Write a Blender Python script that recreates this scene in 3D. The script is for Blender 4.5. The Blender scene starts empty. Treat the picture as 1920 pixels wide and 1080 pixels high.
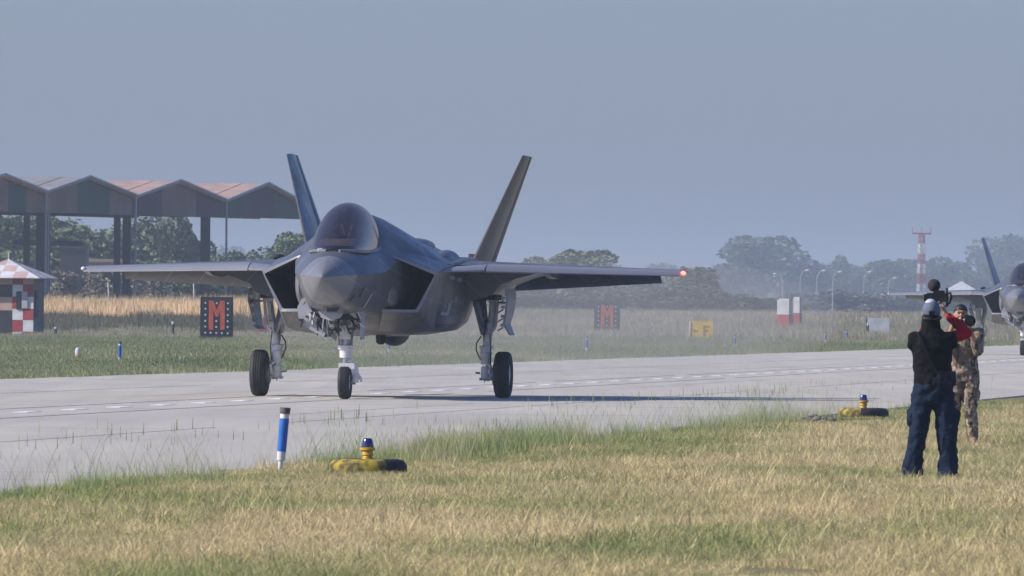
import bpy, bmesh, math, random
from mathutils import Vector, Matrix, noise
from mathutils.bvhtree import BVHTree

# ------------------------------------------------------------------ camera, world, sun
SC = bpy.context.scene
COL = SC.collection
H = 1.62                      # eye height
F = 22150.0                   # focal length in 1920-px-wide pixels
RHO = math.radians(0.45)      # camera roll
PIT = 37.5 / F
cam_d = bpy.data.cameras.new('camera')
cam_d.sensor_width = 36.0
cam_d.lens = F / 1920 * 36.0
cam_d.clip_start = 1.0
cam_d.clip_end = 12000
cam_d.dof.use_dof = True
cam_d.dof.focus_distance = 200
cam_d.dof.aperture_fstop = (cam_d.lens / 1000) / 0.017
cam = bpy.data.objects.new('camera', cam_d)
COL.objects.link(cam)
cam.location = (0, 0, H)
_f = Vector((0, math.cos(PIT), math.sin(PIT)))
_r0 = Vector((1, 0, 0)); _u0 = _r0.cross(_f)
_r = _r0 * math.cos(RHO) + _u0 * math.sin(RHO)
_u = _u0 * math.cos(RHO) - _r0 * math.sin(RHO)
cam.rotation_euler = Matrix((_r, _u, -_f)).transposed().to_euler()
SC.camera = cam

SUN_EL = math.radians(33.5)
SUN_AZ = math.radians(12)     # sun to the left (-x) and a little behind the camera
sdir = Vector((-math.cos(SUN_EL) * math.cos(SUN_AZ), -math.cos(SUN_EL) * math.sin(SUN_AZ), math.sin(SUN_EL)))
sl = bpy.data.lights.new('sun', 'SUN')
sl.energy = 5.0; sl.angle = math.radians(0.5); sl.color = (1.0, 0.91, 0.79)
so = bpy.data.objects.new('sun', sl); COL.objects.link(so)
so.rotation_euler = (-sdir).to_track_quat('-Z', 'Y').to_euler()
W = bpy.data.worlds.new('World'); SC.world = W; W.use_nodes = True
wn = W.node_tree.nodes; wl = W.node_tree.links
for n in list(wn): wn.remove(n)
wo = wn.new('ShaderNodeOutputWorld'); wb = wn.new('ShaderNodeBackground'); sk = wn.new('ShaderNodeTexSky')
sk.sky_type = 'NISHITA'; sk.sun_disc = False
sk.sun_elevation = SUN_EL
sk.sun_rotation = math.atan2(sdir.x, sdir.y)
sk.air_density = 1.0; sk.dust_density = 1.2; sk.ozone_density = 2.5; sk.altitude = 100
tint = wn.new('ShaderNodeMix'); tint.data_type = 'RGBA'; tint.blend_type = 'MULTIPLY'
tint.inputs[0].default_value = 1.0
tint.inputs[7].default_value = (0.82, 0.955, 1.46, 1)
wl.new(sk.outputs[0], tint.inputs[6]); wl.new(tint.outputs[2], wb.inputs[0])
wb.inputs[1].default_value = 0.096
wl.new(wb.outputs[0], wo.inputs[0])
SC.view_settings.view_transform = 'Standard'; SC.view_settings.look = 'None'
SC.view_settings.gamma = 1; SC.view_settings.exposure = 0.04
SC.view_settings.use_curve_mapping = False
HAZE_D = 0.00023
HAZE_C = (0.74, 0.86, 0.98)

# ------------------------------------------------------------------ helpers
TH = math.radians(6.3)        # taxiway direction, away from the camera
TD = Vector((math.sin(TH), math.cos(TH), 0)); TR = Vector((math.cos(TH), -math.sin(TH), 0))
def uv2(u, v, z=0): return TD * u + TR * v + Vector((0, 0, z))
def horizon(px): return 577.5 + math.tan(RHO) * (px - 960)
def at(px, Y, z=0.0):
    a = (px - 960) / F; c, s = math.cos(RHO), math.sin(RHO)
    b = ((z - H) / Y - PIT - a * s) / c
    return Vector((Y * (a * c - b * s), Y, z))
def zat(px, py, Y):
    a = (px - 960) / F; b = (540 - py) / F
    return H + Y * (a * math.sin(RHO) + b * math.cos(RHO) + PIT)
def xat(px, py, Y):
    a = (px - 960) / F; b = (540 - py) / F
    return Y * (a * math.cos(RHO) - b * math.sin(RHO))
def smooth(a, b, x):
    t = min(1, max(0, (x - a) / (b - a))); return t * t * (3 - 2 * t)
def gz(x, y):
    left = 1 - smooth(-12, -5, x)
    z = 1.15 * max(smooth(615, 690, y) * left, smooth(840, 920, y))
    return z

def tag(o, label=None, cat=None, group=None, kind=None):
    if label: o['label'] = label
    if cat: o['category'] = cat
    if group: o['group'] = group
    if kind: o['kind'] = kind
    return o
def empty(name, loc=(0, 0, 0), rz=0, label=None, cat=None, group=None):
    o = bpy.data.objects.new(name, None); COL.objects.link(o)
    o.location = loc; o.rotation_euler = (0, 0, rz); o.empty_display_size = .2
    return tag(o, label, cat, group)
def link(name, me, mat=None, parent=None, loc=None, rot=None):
    o = bpy.data.objects.new(name, me); COL.objects.link(o)
    if mat is not None and not me.materials:
        for m in (mat if isinstance(mat, (list, tuple)) else [mat]): me.materials.append(m)
    if parent: o.parent = parent
    if loc is not None: o.location = loc
    if rot is not None: o.rotation_euler = rot
    return o
def copy_tree(o, parent=None):
    c = o.copy(); COL.objects.link(c); c.parent = parent
    for ch in list(o.children): copy_tree(ch, c)
    return c

class MB:
    """collects shapes into one mesh"""
    def __init__(s): s.v = []; s.f = []; s.m = []; s.cur = 0
    def add(s, vs, fs):
        n = len(s.v); s.v += [tuple(p) for p in vs]
        s.f += [tuple(i + n for i in f) for f in fs]; s.m += [s.cur] * len(fs)
        return s
    def box(s, c, d, rot=None):
        x, y, z = d[0] / 2, d[1] / 2, d[2] / 2
        vs = [Vector((i * x, j * y, k * z)) for k in (-1, 1) for j in (-1, 1) for i in (-1, 1)]
        if rot is not None: vs = [rot @ p for p in vs]
        c = Vector(c)
        return s.add([p + c for p in vs], [(0, 2, 3, 1), (4, 5, 7, 6), (0, 1, 5, 4), (2, 6, 7, 3), (0, 4, 6, 2), (1, 3, 7, 5)])
    def tube(s, pts, rad, n=10, cap=True, flat=1.0, up=None):
        pts = [Vector(p) for p in pts]
        if not isinstance(rad, (list, tuple)): rad = [rad] * len(pts)
        vs = []; fs = []
        ref = Vector(up) if up else None
        for i, p in enumerate(pts):
            t = (pts[min(i + 1, len(pts) - 1)] - pts[max(i - 1, 0)]).normalized()
            if ref is None:
                ref = Vector((1, 0, 0)) if abs(t.x) < .8 else Vector((0, 1, 0))
            a = (ref - t * ref.dot(t)).normalized(); b = t.cross(a)
            r = rad[i]
            ra, rb = (r if isinstance(r, (tuple, list)) else (r, r * flat))
            for k in range(n):
                an = 2 * math.pi * k / n
                vs.append(p + a * (ra * math.cos(an)) + b * (rb * math.sin(an)))
        for i in range(len(pts) - 1):
            for k in range(n):
                fs.append((i * n + k, i * n + (k + 1) % n, (i + 1) * n + (k + 1) % n, (i + 1) * n + k))
        if cap:
            fs.append(tuple(range(n))[::-1]); m = (len(pts) - 1) * n
            fs.append(tuple(range(m, m + n)))
        return s.add(vs, fs)
    def lathe(s, prof, origin=(0, 0, 0), axis='Z', n=24):
        o = Vector(origin); vs = []; fs = []
        for (r, h) in prof:
            for k in range(n):
                a = 2 * math.pi * k / n; c, d = r * math.cos(a), r * math.sin(a)
                vs.append(o + (Vector((c, d, h)) if axis == 'Z' else Vector((h, c, d)) if axis == 'X' else Vector((c, h, d))))
        m = len(prof)
        for i in range(m - 1):
            for k in range(n):
                fs.append((i * n + k, i * n + (k + 1) % n, (i + 1) * n + (k + 1) % n, (i + 1) * n + k))
        fs.append(tuple(range(n))[::-1]); fs.append(tuple(range((m - 1) * n, m * n)))
        return s.add(vs, fs)
    def ball(s, c, r, n=14, m=9):
        if not isinstance(r, (tuple, list)): r = (r, r, r)
        c = Vector(c); vs = []; fs = []
        for j in range(1, m):
            ph = math.pi * j / m
            for k in range(n):
                a = 2 * math.pi * k / n
                vs.append(c + Vector((r[0] * math.sin(ph) * math.cos(a), r[1] * math.sin(ph) * math.sin(a), r[2] * math.cos(ph))))
        t = len(vs); vs += [c + Vector((0, 0, r[2])), c - Vector((0, 0, r[2]))]
        for j in range(m - 2):
            for k in range(n):
                fs.append((j * n + k, (j + 1) * n + k, (j + 1) * n + (k + 1) % n, j * n + (k + 1) % n))
        for k in range(n):
            fs.append((t, k, (k + 1) % n)); q = (m - 2) * n
            fs.append((t + 1, q + (k + 1) % n, q + k))
        return s.add(vs, fs)
    def prism(s, poly, y0, y1, plane='XZ'):
        """poly list of 2d points, extruded along the missing axis"""
        n = len(poly)
        def P(p, h): return (p[0], h, p[1]) if plane == 'XZ' else (h, p[0], p[1]) if plane == 'YZ' else (p[0], p[1], h)
        vs = [P(p, y0) for p in poly] + [P(p, y1) for p in poly]
        fs = [tuple(range(n)), tuple(range(n, 2 * n))[::-1]]
        fs += [(i, i + n, (i + 1) % n + n, (i + 1) % n) for i in range(n)]
        return s.add(vs, fs)
    def mesh(s, name, smooth_angle=None, recalc=True):
        me = bpy.data.meshes.new(name); me.from_pydata(s.v, [], s.f)
        if any(s.m): me.polygons.foreach_set('material_index', s.m)
        if recalc or smooth_angle:
            bm = bmesh.new(); bm.from_mesh(me)
            if recalc: bmesh.ops.recalc_face_normals(bm, faces=bm.faces)
            if smooth_angle:
                for f in bm.faces: f.smooth = True
                for e in bm.edges:
                    if len(e.link_faces) == 2 and e.calc_face_angle(0) > math.radians(smooth_angle): e.smooth = False
            bm.to_mesh(me); bm.free()
        me.update(); return me
    def build(s, name, mat=None, parent=None, sm=35, loc=None, rot=None, recalc=True):
        return link(name, s.mesh(name, sm, recalc), mat, parent, loc, rot)

# ------------------------------------------------------------------ materials
def mat(name, col, rough=.6, var=0.12, scale=3.0, metal=0.0, spec=0.5, bump=0.0, bscale=None, col2=None, coord='Object', coat=0.0, detail=4, stretch=None, thr=None):
    m = bpy.data.materials.new(name); m.use_nodes = True
    nt = m.node_tree; n = nt.nodes; l = nt.links
    b = n['Principled BSDF']
    b.inputs['Roughness'].default_value = rough; b.inputs['Metallic'].default_value = metal
    b.inputs['Specular IOR Level'].default_value = spec
    b.inputs['Coat Weight'].default_value = coat
    c1 = tuple(col) + (1,)
    if col2 is None: c2 = tuple(max(0, c * (1 - 2.2 * var)) for c in col) + (1,)
    else: c2 = tuple(col2) + (1,)
    if var > 0 or col2 is not None:
        if coord == 'World': tc = n.new('ShaderNodeNewGeometry').outputs['Position']
        else: tc = n.new('ShaderNodeTexCoord').outputs[coord]
        if stretch:
            mp = n.new('ShaderNodeMapping'); mp.inputs['Scale'].default_value = stretch
            l.new(tc, mp.inputs[0]); tc = mp.outputs[0]
        nz = n.new('ShaderNodeTexNoise'); nz.inputs['Scale'].default_value = scale; nz.inputs['Detail'].default_value = detail
        l.new(tc, nz.inputs['Vector'])
        rp = n.new('ShaderNodeValToRGB')
        lo, hi = thr if thr else (.35, .65)
        rp.color_ramp.elements[0].position = lo; rp.color_ramp.elements[1].position = hi
        rp.color_ramp.elements[0].color = c2; rp.color_ramp.elements[1].color = c1
        l.new(nz.outputs['Fac'], rp.inputs[0]); l.new(rp.outputs[0], b.inputs['Base Color'])
        if bump:
            nb = n.new('ShaderNodeTexNoise'); nb.inputs['Scale'].default_value = bscale or scale * 4; nb.inputs['Detail'].default_value = 5
            l.new(tc, nb.inputs['Vector'])
            bp = n.new('ShaderNodeBump'); bp.inputs['Strength'].default_value = bump; bp.inputs['Distance'].default_value = .02
            l.new(nb.outputs['Fac'], bp.inputs['Height']); l.new(bp.outputs[0], b.inputs['Normal'])
    else: b.inputs['Base Color'].default_value = c1
    return m
def glow(name, col, strength):
    m = bpy.data.materials.new(name); m.use_nodes = True
    b = m.node_tree.nodes['Principled BSDF']
    b.inputs['Base Color'].default_value = tuple(col) + (1,)
    b.inputs['Emission Color'].default_value = tuple(col) + (1,)
    b.inputs['Emission Strength'].default_value = strength
    return m

def ground_mat(name, tan, green, scale=0.12, bare=None, mixpos=(.40, .62)):
    m = bpy.data.materials.new(name); m.use_nodes = True
    nt = m.node_tree; n = nt.nodes; l = nt.links; b = n['Principled BSDF']
    b.inputs['Roughness'].default_value = .95; b.inputs['Specular IOR Level'].default_value = .1
    g = n.new('ShaderNodeNewGeometry')
    a = n.new('ShaderNodeTexNoise'); a.inputs['Scale'].default_value = scale; a.inputs['Detail'].default_value = 5
    l.new(g.outputs['Position'], a.inputs['Vector'])
    r = n.new('ShaderNodeValToRGB'); r.color_ramp.elements[0].position = mixpos[0]; r.color_ramp.elements[1].position = mixpos[1]
    r.color_ramp.elements[0].color = tuple(tan) + (1,); r.color_ramp.elements[1].color = tuple(green) + (1,)
    l.new(a.outputs['Fac'], r.inputs[0])
    c = n.new('ShaderNodeTexNoise'); c.inputs['Scale'].default_value = 6; c.inputs['Detail'].default_value = 6
    l.new(g.outputs['Position'], c.inputs['Vector'])
    mx = n.new('ShaderNodeMix'); mx.data_type = 'RGBA'; mx.blend_type = 'MULTIPLY'; mx.inputs[0].default_value = .7
    r2 = n.new('ShaderNodeValToRGB'); r2.color_ramp.elements[0].position = .3; r2.color_ramp.elements[1].position = .7
    r2.color_ramp.elements[0].color = (.45, .45, .45, 1); r2.color_ramp.elements[1].color = (1.2, 1.2, 1.2, 1)
    l.new(c.outputs['Fac'], r2.inputs[0]); l.new(r.outputs[0], mx.inputs[6]); l.new(r2.outputs[0], mx.inputs[7])
    l.new(mx.outputs[2], b.inputs['Base Color'])
    return m
def blade_mat(name, cols, green, scale=.12, mixpos=(.42, .6), trans=.3, rnd=.5, edge=None):
    """blades: world-placed dry/green patches, every clump a little different; green runs denser along the taxiway edge"""
    m = bpy.data.materials.new(name); m.use_nodes = True
    nt = m.node_tree; n = nt.nodes; l = nt.links; b = n['Principled BSDF']; out = n['Material Output']
    b.inputs['Roughness'].default_value = .6; b.inputs['Specular IOR Level'].default_value = .25
    g = n.new('ShaderNodeNewGeometry'); oi = n.new('ShaderNodeObjectInfo')
    a = n.new('ShaderNodeTexNoise'); a.inputs['Scale'].default_value = scale; a.inputs['Detail'].default_value = 4
    mp = n.new('ShaderNodeMapping'); mp.inputs['Scale'].default_value = (1.6, .45, 1)
    l.new(g.outputs['Position'], mp.inputs[0]); l.new(mp.outputs[0], a.inputs['Vector'])
    fac = a.outputs['Fac']
    if edge:
        sp = n.new('ShaderNodeVectorMath'); sp.operation = 'DOT_PRODUCT'; sp.inputs[1].default_value = tuple(TR)
        l.new(g.outputs['Position'], sp.inputs[0])
        mr = n.new('ShaderNodeMapRange'); mr.inputs[1].default_value = edge[0]; mr.inputs[2].default_value = edge[1]
        mr.inputs[3].default_value = edge[2]; mr.inputs[4].default_value = 0
        l.new(sp.outputs['Value'], mr.inputs[0])
        ad0 = n.new('ShaderNodeMath'); ad0.operation = 'ADD'; l.new(fac, ad0.inputs[0]); l.new(mr.outputs[0], ad0.inputs[1]); fac = ad0.outputs[0]
    ad = n.new('ShaderNodeMath'); ad.operation = 'MULTIPLY_ADD'; ad.inputs[1].default_value = rnd * .5; 
    l.new(oi.outputs['Random'], ad.inputs[0]); l.new(fac, ad.inputs[2])
    sb = n.new('ShaderNodeMath'); sb.operation = 'SUBTRACT'; sb.inputs[1].default_value = rnd * .25; l.new(ad.outputs[0], sb.inputs[0])
    r = n.new('ShaderNodeValToRGB'); r.color_ramp.elements[0].position = mixpos[0]; r.color_ramp.elements[1].position = mixpos[1]
    r.color_ramp.elements[0].color = tuple(cols[0]) + (1,); r.color_ramp.elements[1].color = tuple(green) + (1,)
    e = r.color_ramp.elements.new((mixpos[0] + mixpos[1]) / 2); e.color = tuple(cols[1]) + (1,)
    l.new(sb.outputs[0], r.inputs[0])
    hv = n.new('ShaderNodeHueSaturation'); l.new(r.outputs[0], hv.inputs['Color'])
    m1 = n.new('ShaderNodeMath'); m1.operation = 'MULTIPLY'; m1.inputs[1].default_value = 7.31; l.new(oi.outputs['Random'], m1.inputs[0])
    isl = n.new('ShaderNodeMath'); isl.operation = 'MULTIPLY_ADD'; isl.inputs[1].default_value = .9; l.new(g.outputs['Random Per Island'], isl.inputs[0]); isl.inputs[2].default_value = -.2
    fr = n.new('ShaderNodeMath'); fr.operation = 'FRACT'; l.new(m1.outputs[0], fr.inputs[0])
    mr2 = n.new('ShaderNodeMapRange'); mr2.inputs[3].default_value = .60; mr2.inputs[4].default_value = 1.25; l.new(fr.outputs[0], mr2.inputs[0])
    sm2 = n.new('ShaderNodeMath'); sm2.operation = 'ADD'; l.new(mr2.outputs[0], sm2.inputs[0]); l.new(isl.outputs[0], sm2.inputs[1])
    l.new(sm2.outputs[0], hv.inputs['Value'])
    l.new(hv.outputs[0], b.inputs['Base Color'])
    tr = n.new('ShaderNodeBsdfTranslucent'); l.new(hv.outputs[0], tr.inputs[0])
    mx = n.new('ShaderNodeMixShader'); mx.inputs[0].default_value = trans
    l.new(b.outputs[0], mx.inputs[1]); l.new(tr.outputs[0], mx.inputs[2]); l.new(mx.outputs[0], out.inputs[0])
    return m

# ------------------------------------------------------------------ ground and taxiway
M_ground = ground_mat('dry_grass_soil', (.30, .24, .14), (.16, .17, .075))
V0, V1, VC = -38.6, -15.2, -26.5
def make_ground():
    mb = MB(); xs = []; ys = []
    y = -60
    while y < 9000: ys.append(y); y += 20 if y < 500 else 9 if y < 1000 else 300
    x = -1500
    while x <= 1500: xs.append(x); x += 2.5 if -60 <= x < 60 else 80
    for yy in ys:
        for xx in xs: mb.v.append((xx, yy, gz(xx, yy) - (.035 if V0 - 3 < xx * TR.x + yy * TR.y < V1 + .5 and yy < 2200 else .0)))
    nx = len(xs)
    for j in range(len(ys) - 1):
        for i in range(nx - 1):
            a = j * nx + i; mb.f.append((a, a + 1, a + nx + 1, a + nx)); mb.m.append(0)
    return mb.build('ground', M_ground, sm=60, recalc=False)
tag(make_ground(), kind='structure')

M_conc = mat('pale_concrete', (.535, .50, .425), .88, scale=.05, col2=(.48, .45, .39), coord='World', bump=.15, bscale=30, stretch=(1, 1, 1), detail=8)
def add_conc_grain(m):
    nt = m.node_tree; n = nt.nodes; l = nt.links; b = n['Principled BSDF']
    src = b.inputs['Base Color'].links[0].from_socket
    g = n.new('ShaderNodeNewGeometry')
    # rubber streaks run along the taxiway
    mp = n.new('ShaderNodeMapping'); mp.inputs['Rotation'].default_value = (0, 0, TH); mp.inputs['Scale'].default_value = (1.6, .02, 1)
    l.new(g.outputs['Position'], mp.inputs[0])
    nz = n.new('ShaderNodeTexNoise'); nz.inputs['Scale'].default_value = 1.2; nz.inputs['Detail'].default_value = 6; l.new(mp.outputs[0], nz.inputs['Vector'])
    r = n.new('ShaderNodeValToRGB'); r.color_ramp.elements[0].position = .3; r.color_ramp.elements[1].position = .62
    r.color_ramp.elements[0].color = (.90, .90, .90, 1); r.color_ramp.elements[1].color = (1.03, 1.03, 1.03, 1)
    l.new(nz.outputs['Fac'], r.inputs[0])
    mp2 = n.new('ShaderNodeMapping'); mp2.inputs['Scale'].default_value = (.35, .05, 1); l.new(g.outputs['Position'], mp2.inputs[0])
    n2 = n.new('ShaderNodeTexNoise'); n2.inputs['Scale'].default_value = 1.0; n2.inputs['Detail'].default_value = 7; n2.inputs['Roughness'].default_value = .7; l.new(mp2.outputs[0], n2.inputs['Vector'])
    r2 = n.new('ShaderNodeValToRGB'); r2.color_ramp.elements[0].position = .35; r2.color_ramp.elements[1].position = .6
    r2.color_ramp.elements[0].color = (.84, .84, .85, 1); r2.color_ramp.elements[1].color = (1.02, 1.02, 1.01, 1)
    l.new(n2.outputs['Fac'], r2.inputs[0])
    m1 = n.new('ShaderNodeMix'); m1.data_type = 'RGBA'; m1.blend_type = 'MULTIPLY'; m1.inputs[0].default_value = .8
    l.new(src, m1.inputs[6]); l.new(r.outputs[0], m1.inputs[7])
    m2 = n.new('ShaderNodeMix'); m2.data_type = 'RGBA'; m2.blend_type = 'MULTIPLY'; m2.inputs[0].default_value = .8
    l.new(m1.outputs[2], m2.inputs[6]); l.new(r2.outputs[0], m2.inputs[7]); l.new(m2.outputs[2], b.inputs['Base Color'])
add_conc_grain(M_conc)
V0, V1, VC = -38.6, -15.2, -26.5
# slab of the taxiway: 5 cm proud of the soil
mb = MB(); U0, U1 = -60, 2600
top = .05
def strip(mb, u0, u1, v0, v1, z0, z1, wob=None):
    vs = [uv2(u0, v0, z0), uv2(u1, v0, z0), uv2(u1, v1, z0), uv2(u0, v1, z0), uv2(u0, v0, z1), uv2(u1, v0, z1), uv2(u1, v1, z1), uv2(u0, v1, z1)]
    mb.add(vs, [(0, 1, 2, 3), (4, 5, 6, 7), (0, 1, 5, 4), (1, 2, 6, 5), (2, 3, 7, 6), (3, 0, 4, 7)])
strip(mb, U0, 980, V0, V1, -.3, 0.0)
taxi = mb.build('taxiway', M_conc, sm=None, loc=(0, 0, .012)); tag(taxi, kind='structure')
M_tar = mat('joint_tar', (.16, .155, .15), .9, scale=2.0, col2=(.24, .23, .22), coord='World')
M_tar2 = mat('worn_joint_filler', (.40, .375, .33), .9, scale=2.0, col2=(.46, .43, .375), coord='World')
M_wpaint = mat('worn_white_paint', (.90, .90, .90), .7, scale=1.5, col2=(.74, .74, .73), coord='World', thr=(.3, .5))
rnd = random.Random(4)
# longitudinal joints, one strip each (broken in places where the tar is worn)
for vj, w in ((VC - 1.05, .07), (VC + 1.15, .07), (VC - 5.9, .03), (VC + 5.5, .03)):
    mb = MB(); u = 80
    while u < 700:
        L = rnd.uniform(18, 70); strip(mb, u, u + L, vj - w / 2 + rnd.uniform(-.01, .01), vj + w / 2, -.01, .004); u += L + (rnd.uniform(.5, 14))
    mb.build('tar_joint', M_tar if w > .05 else M_tar2, taxi, sm=None)
# transverse joints
for k in range(46):
    u = 92 + k * 5.0
    mb = MB(); vv = V0 + .1
    while vv < V1 - 1:
        L = rnd.uniform(2, 8); e = min(vv + L, V1 - .05)
        if rnd.random() < .3: strip(mb, u - .006, u + .006, vv, e, -.01, .003)
        vv = e + .02
    if mb.v: mb.build('slab_joint', M_tar2, taxi, sm=None)
mb = MB(); strip(mb, -.72, .72, -.11, .11, -.004, .008)
for v in range(len(mb.v)):
    p = Vector(mb.v[v]); mb.v[v] = tuple(p)
dash_me = mb.mesh('painted_dash', None); dash_me.materials.append(M_wpaint)
for k in range(90):
    u = 150 + k * 4.85
    o = link('painted_dash', dash_me, None, taxi); o.location = uv2(u, VC, 0)
# thin cracks / rubber marks
M_rub = mat('rubber_mark', (.34, .325, .30), .9, scale=1.2, col2=(.46, .435, .40), coord='World')
for (u, v, L, w) in ((172, -22.5, 26, .16), (205, -29.3, 34, .12), (160, -30.2, 18, .10), (232, -24.0, 40, .13), (310, -29, 60, .2), (260, -32, 40, .12)):
    mb = MB(); n = 10
    vs = []; fs = []
    for i in range(n + 1):
        uu = u + L * i / n; off = math.sin(i * .7 + u) * .05; ww = w * (.3 + .7 * math.sin(math.pi * i / n))
        vs += [uv2(uu, v + off - ww / 2, .002), uv2(uu, v + off + ww / 2, .002)]
    fs = [(2 * i, 2 * i + 1, 2 * i + 3, 2 * i + 2) for i in range(n)]
    mb.add(vs, fs); mb.build('rubber_mark', M_rub, taxi, sm=None, recalc=False)

# ------------------------------------------------------------------ grass as scattered clumps
def blade_clump(seed, n, R, h, w, lean, seg=3, heads=0.0, droop=.3):
    r = random.Random(seed); mb = MB()
    for _ in range(n):
        a = r.uniform(0, 6.283); d = R * math.sqrt(r.random()); bx, by = d * math.cos(a), d * math.sin(a)
        hh = h * r.uniform(.45, 1.15); la = r.uniform(0, 6.283); le = lean * hh * r.uniform(.1, 1.2)
        fa = r.uniform(0, 6.283); sx, sy = math.cos(fa), math.sin(fa); ww = w * r.uniform(.6, 1.3)
        vs = []
        for i in range(seg + 1):
            t = i / seg; k = le * t ** 1.8
            z = hh * (t - droop * .3 * t * t)
            cx, cy = bx + math.cos(la) * k, by + math.sin(la) * k
            q = ww * (1 - t) ** .6 / 2 if i < seg else .0006
            vs += [(cx - sx * q, cy - sy * q, z), (cx + sx * q, cy + sy * q, z)]
        mb.add(vs, [(2 * i, 2 * i + 1, 2 * i + 3, 2 * i + 2) for i in range(seg)])
        if r.random() < heads:
            c = Vector(vs[-1]); q = ww * .8
            mb.add([c + Vector((-q, 0, -.07 * h)), c + Vector((q, 0, -.07 * h)), c + Vector((q * .5, 0, .09 * h)), c + Vector((-q * .5, 0, .09 * h))], [(0, 1, 2, 3)])
    return mb
def clump_collection(name, specs, m):
    c = bpy.data.collections.new(name)
    for i, sp in enumerate(specs):
        me = blade_clump(i * 7 + 3, **sp).mesh(name + '_clump', None, recalc=False); me.materials.append(m)
        c.objects.link(bpy.data.objects.new(name + '_clump_%02d' % i, me))
    return c
def scatter(name, pts, coll, label, cat):
    me = bpy.data.meshes.new(name); me.from_pydata([p[:3] for p in pts], [], [])
    a = me.attributes.new('rz', 'FLOAT', 'POINT'); a.data.foreach_set('value', [p[3] for p in pts])
    a = me.attributes.new('sc', 'FLOAT', 'POINT'); a.data.foreach_set('value', [p[4] for p in pts])
    a = me.attributes.new('ix', 'INT', 'POINT'); a.data.foreach_set('value', [p[5] for p in pts])
    o = bpy.data.objects.new(name, me); COL.objects.link(o)
    ng = bpy.data.node_groups.new(name + '_nodes', 'GeometryNodeTree')
    ng.interface.new_socket('Geometry', in_out='INPUT', socket_type='NodeSocketGeometry')
    ng.interface.new_socket('Geometry', in_out='OUTPUT', socket_type='NodeSocketGeometry')
    N = ng.nodes; L = ng.links
    gi = N.new('NodeGroupInput'); go = N.new('NodeGroupOutput')
    mp = N.new('GeometryNodeMeshToPoints'); ins = N.new('GeometryNodeInstanceOnPoints')
    ci = N.new('GeometryNodeCollectionInfo'); ci.inputs[0].default_value = coll; ci.inputs[1].default_value = True; ci.inputs[2].default_value = True
    def attr(nm, t):
        x = N.new('GeometryNodeInputNamedAttribute'); x.data_type = t; x.inputs[0].default_value = nm; return x.outputs[0]
    cx = N.new('ShaderNodeCombineXYZ'); L.new(attr('rz', 'FLOAT'), cx.inputs[2])
    L.new(gi.outputs[0], mp.inputs[0]); L.new(mp.outputs[0], ins.inputs['Points'])
    L.new(ci.outputs[0], ins.inputs['Instance']); ins.inputs['Pick Instance'].default_value = True
    L.new(attr('ix', 'INT'), ins.inputs['Instance Index'])
    L.new(cx.outputs[0], ins.inputs['Rotation']); L.new(attr('sc', 'FLOAT'), ins.inputs['Scale'])
    L.new(ins.outputs[0], go.inputs[0])
    md = o.modifiers.new('scatter', 'NODES'); md.node_group = ng
    tag(o, label, cat, kind='stuff'); return o
def inframe(x, y, m=.0465): return abs(x + .0003 * y) < m * y
def nval(x, y, s=.1, o=0): return noise.noise(Vector((x * s + o, y * s * .4, o)))

TAN1 = (.60, .49, .265); TAN2 = (.47, .41, .195); GRN = (.24, .285, .10)
M_near = blade_mat('near_grass_blades', (TAN1, TAN2), GRN, scale=.22, mixpos=(.42, .68), edge=(-15.6, -11.0, .14))
c_short = clump_collection('short_grass', [
    dict(n=26, R=.16, h=.06, w=.007, lean=1.0), dict(n=22, R=.14, h=.085, w=.006, lean=.9), dict(n=30, R=.18, h=.045, w=.008, lean=1.4),
    dict(n=14, R=.12, h=.14, w=.005, lean=.7), dict(n=26, R=.20, h=.07, w=.007, lean=1.5), dict(n=16, R=.15, h=.11, w=.006, lean=1.2, droop=.8)], M_near)
M_tall = blade_mat('tall_grass_blades', ((.40, .36, .20), (.26, .29, .12)), (.17, .24, .08), scale=.3, mixpos=(.35, .6))
c_tall = clump_collection('tall_grass', [
    dict(n=14, R=.12, h=.30, w=.0045, lean=.4, seg=4, heads=.0), dict(n=9, R=.16, h=.42, w=.0035, lean=.45, seg=4, heads=.15),
    dict(n=18, R=.16, h=.22, w=.007, lean=.5, seg=4), dict(n=4, R=.14, h=.55, w=.003, lean=.6, seg=4, heads=.5, droop=.5)], M_tall)
CLEAR = [at(689, 114.3), at(1619, 179), at(524, 115.2)]
r = random.Random(11); pts = []
tries = 0
while len(pts) < 30000 and tries < 300000:
    tries += 1
    y = r.uniform(66 ** .5, 215 ** .5) ** 2
    x = r.uniform(-.047, .047) * y
    v = x * TR.x + y * TR.y; lim = V1 - .12 + .28 * nval(x, y, 1.1, 5) + .35 * smooth(120, 190, y)
    if v < lim: continue
    d = .95 - .5 * smooth(100, 210, y)
    if r.random() > d: continue
    g = nval(x, y, .35, 2)
    s = r.uniform(.5, 1.3) * (1 + .5 * g)
    if nval(x, y, .9, 21) < -.38: continue
    ix = r.choice((0, 0, 1, 1, 2, 2, 3, 4, 4, 5))
    if g < -.2 and r.random() < .6: ix = 2
    if any(abs(x - q.x) < .75 and q.y - 9 < y < q.y + .3 for q in CLEAR):
        s *= .8; ix = 2 if ix in (3, 5) else ix
    pts.append((x, y, 0, r.uniform(0, 6.28), s, ix))
scatter('mown_grass', pts, c_short, 'short tan and green grass verge between the camera and the taxiway', 'grass')
pts = []
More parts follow.
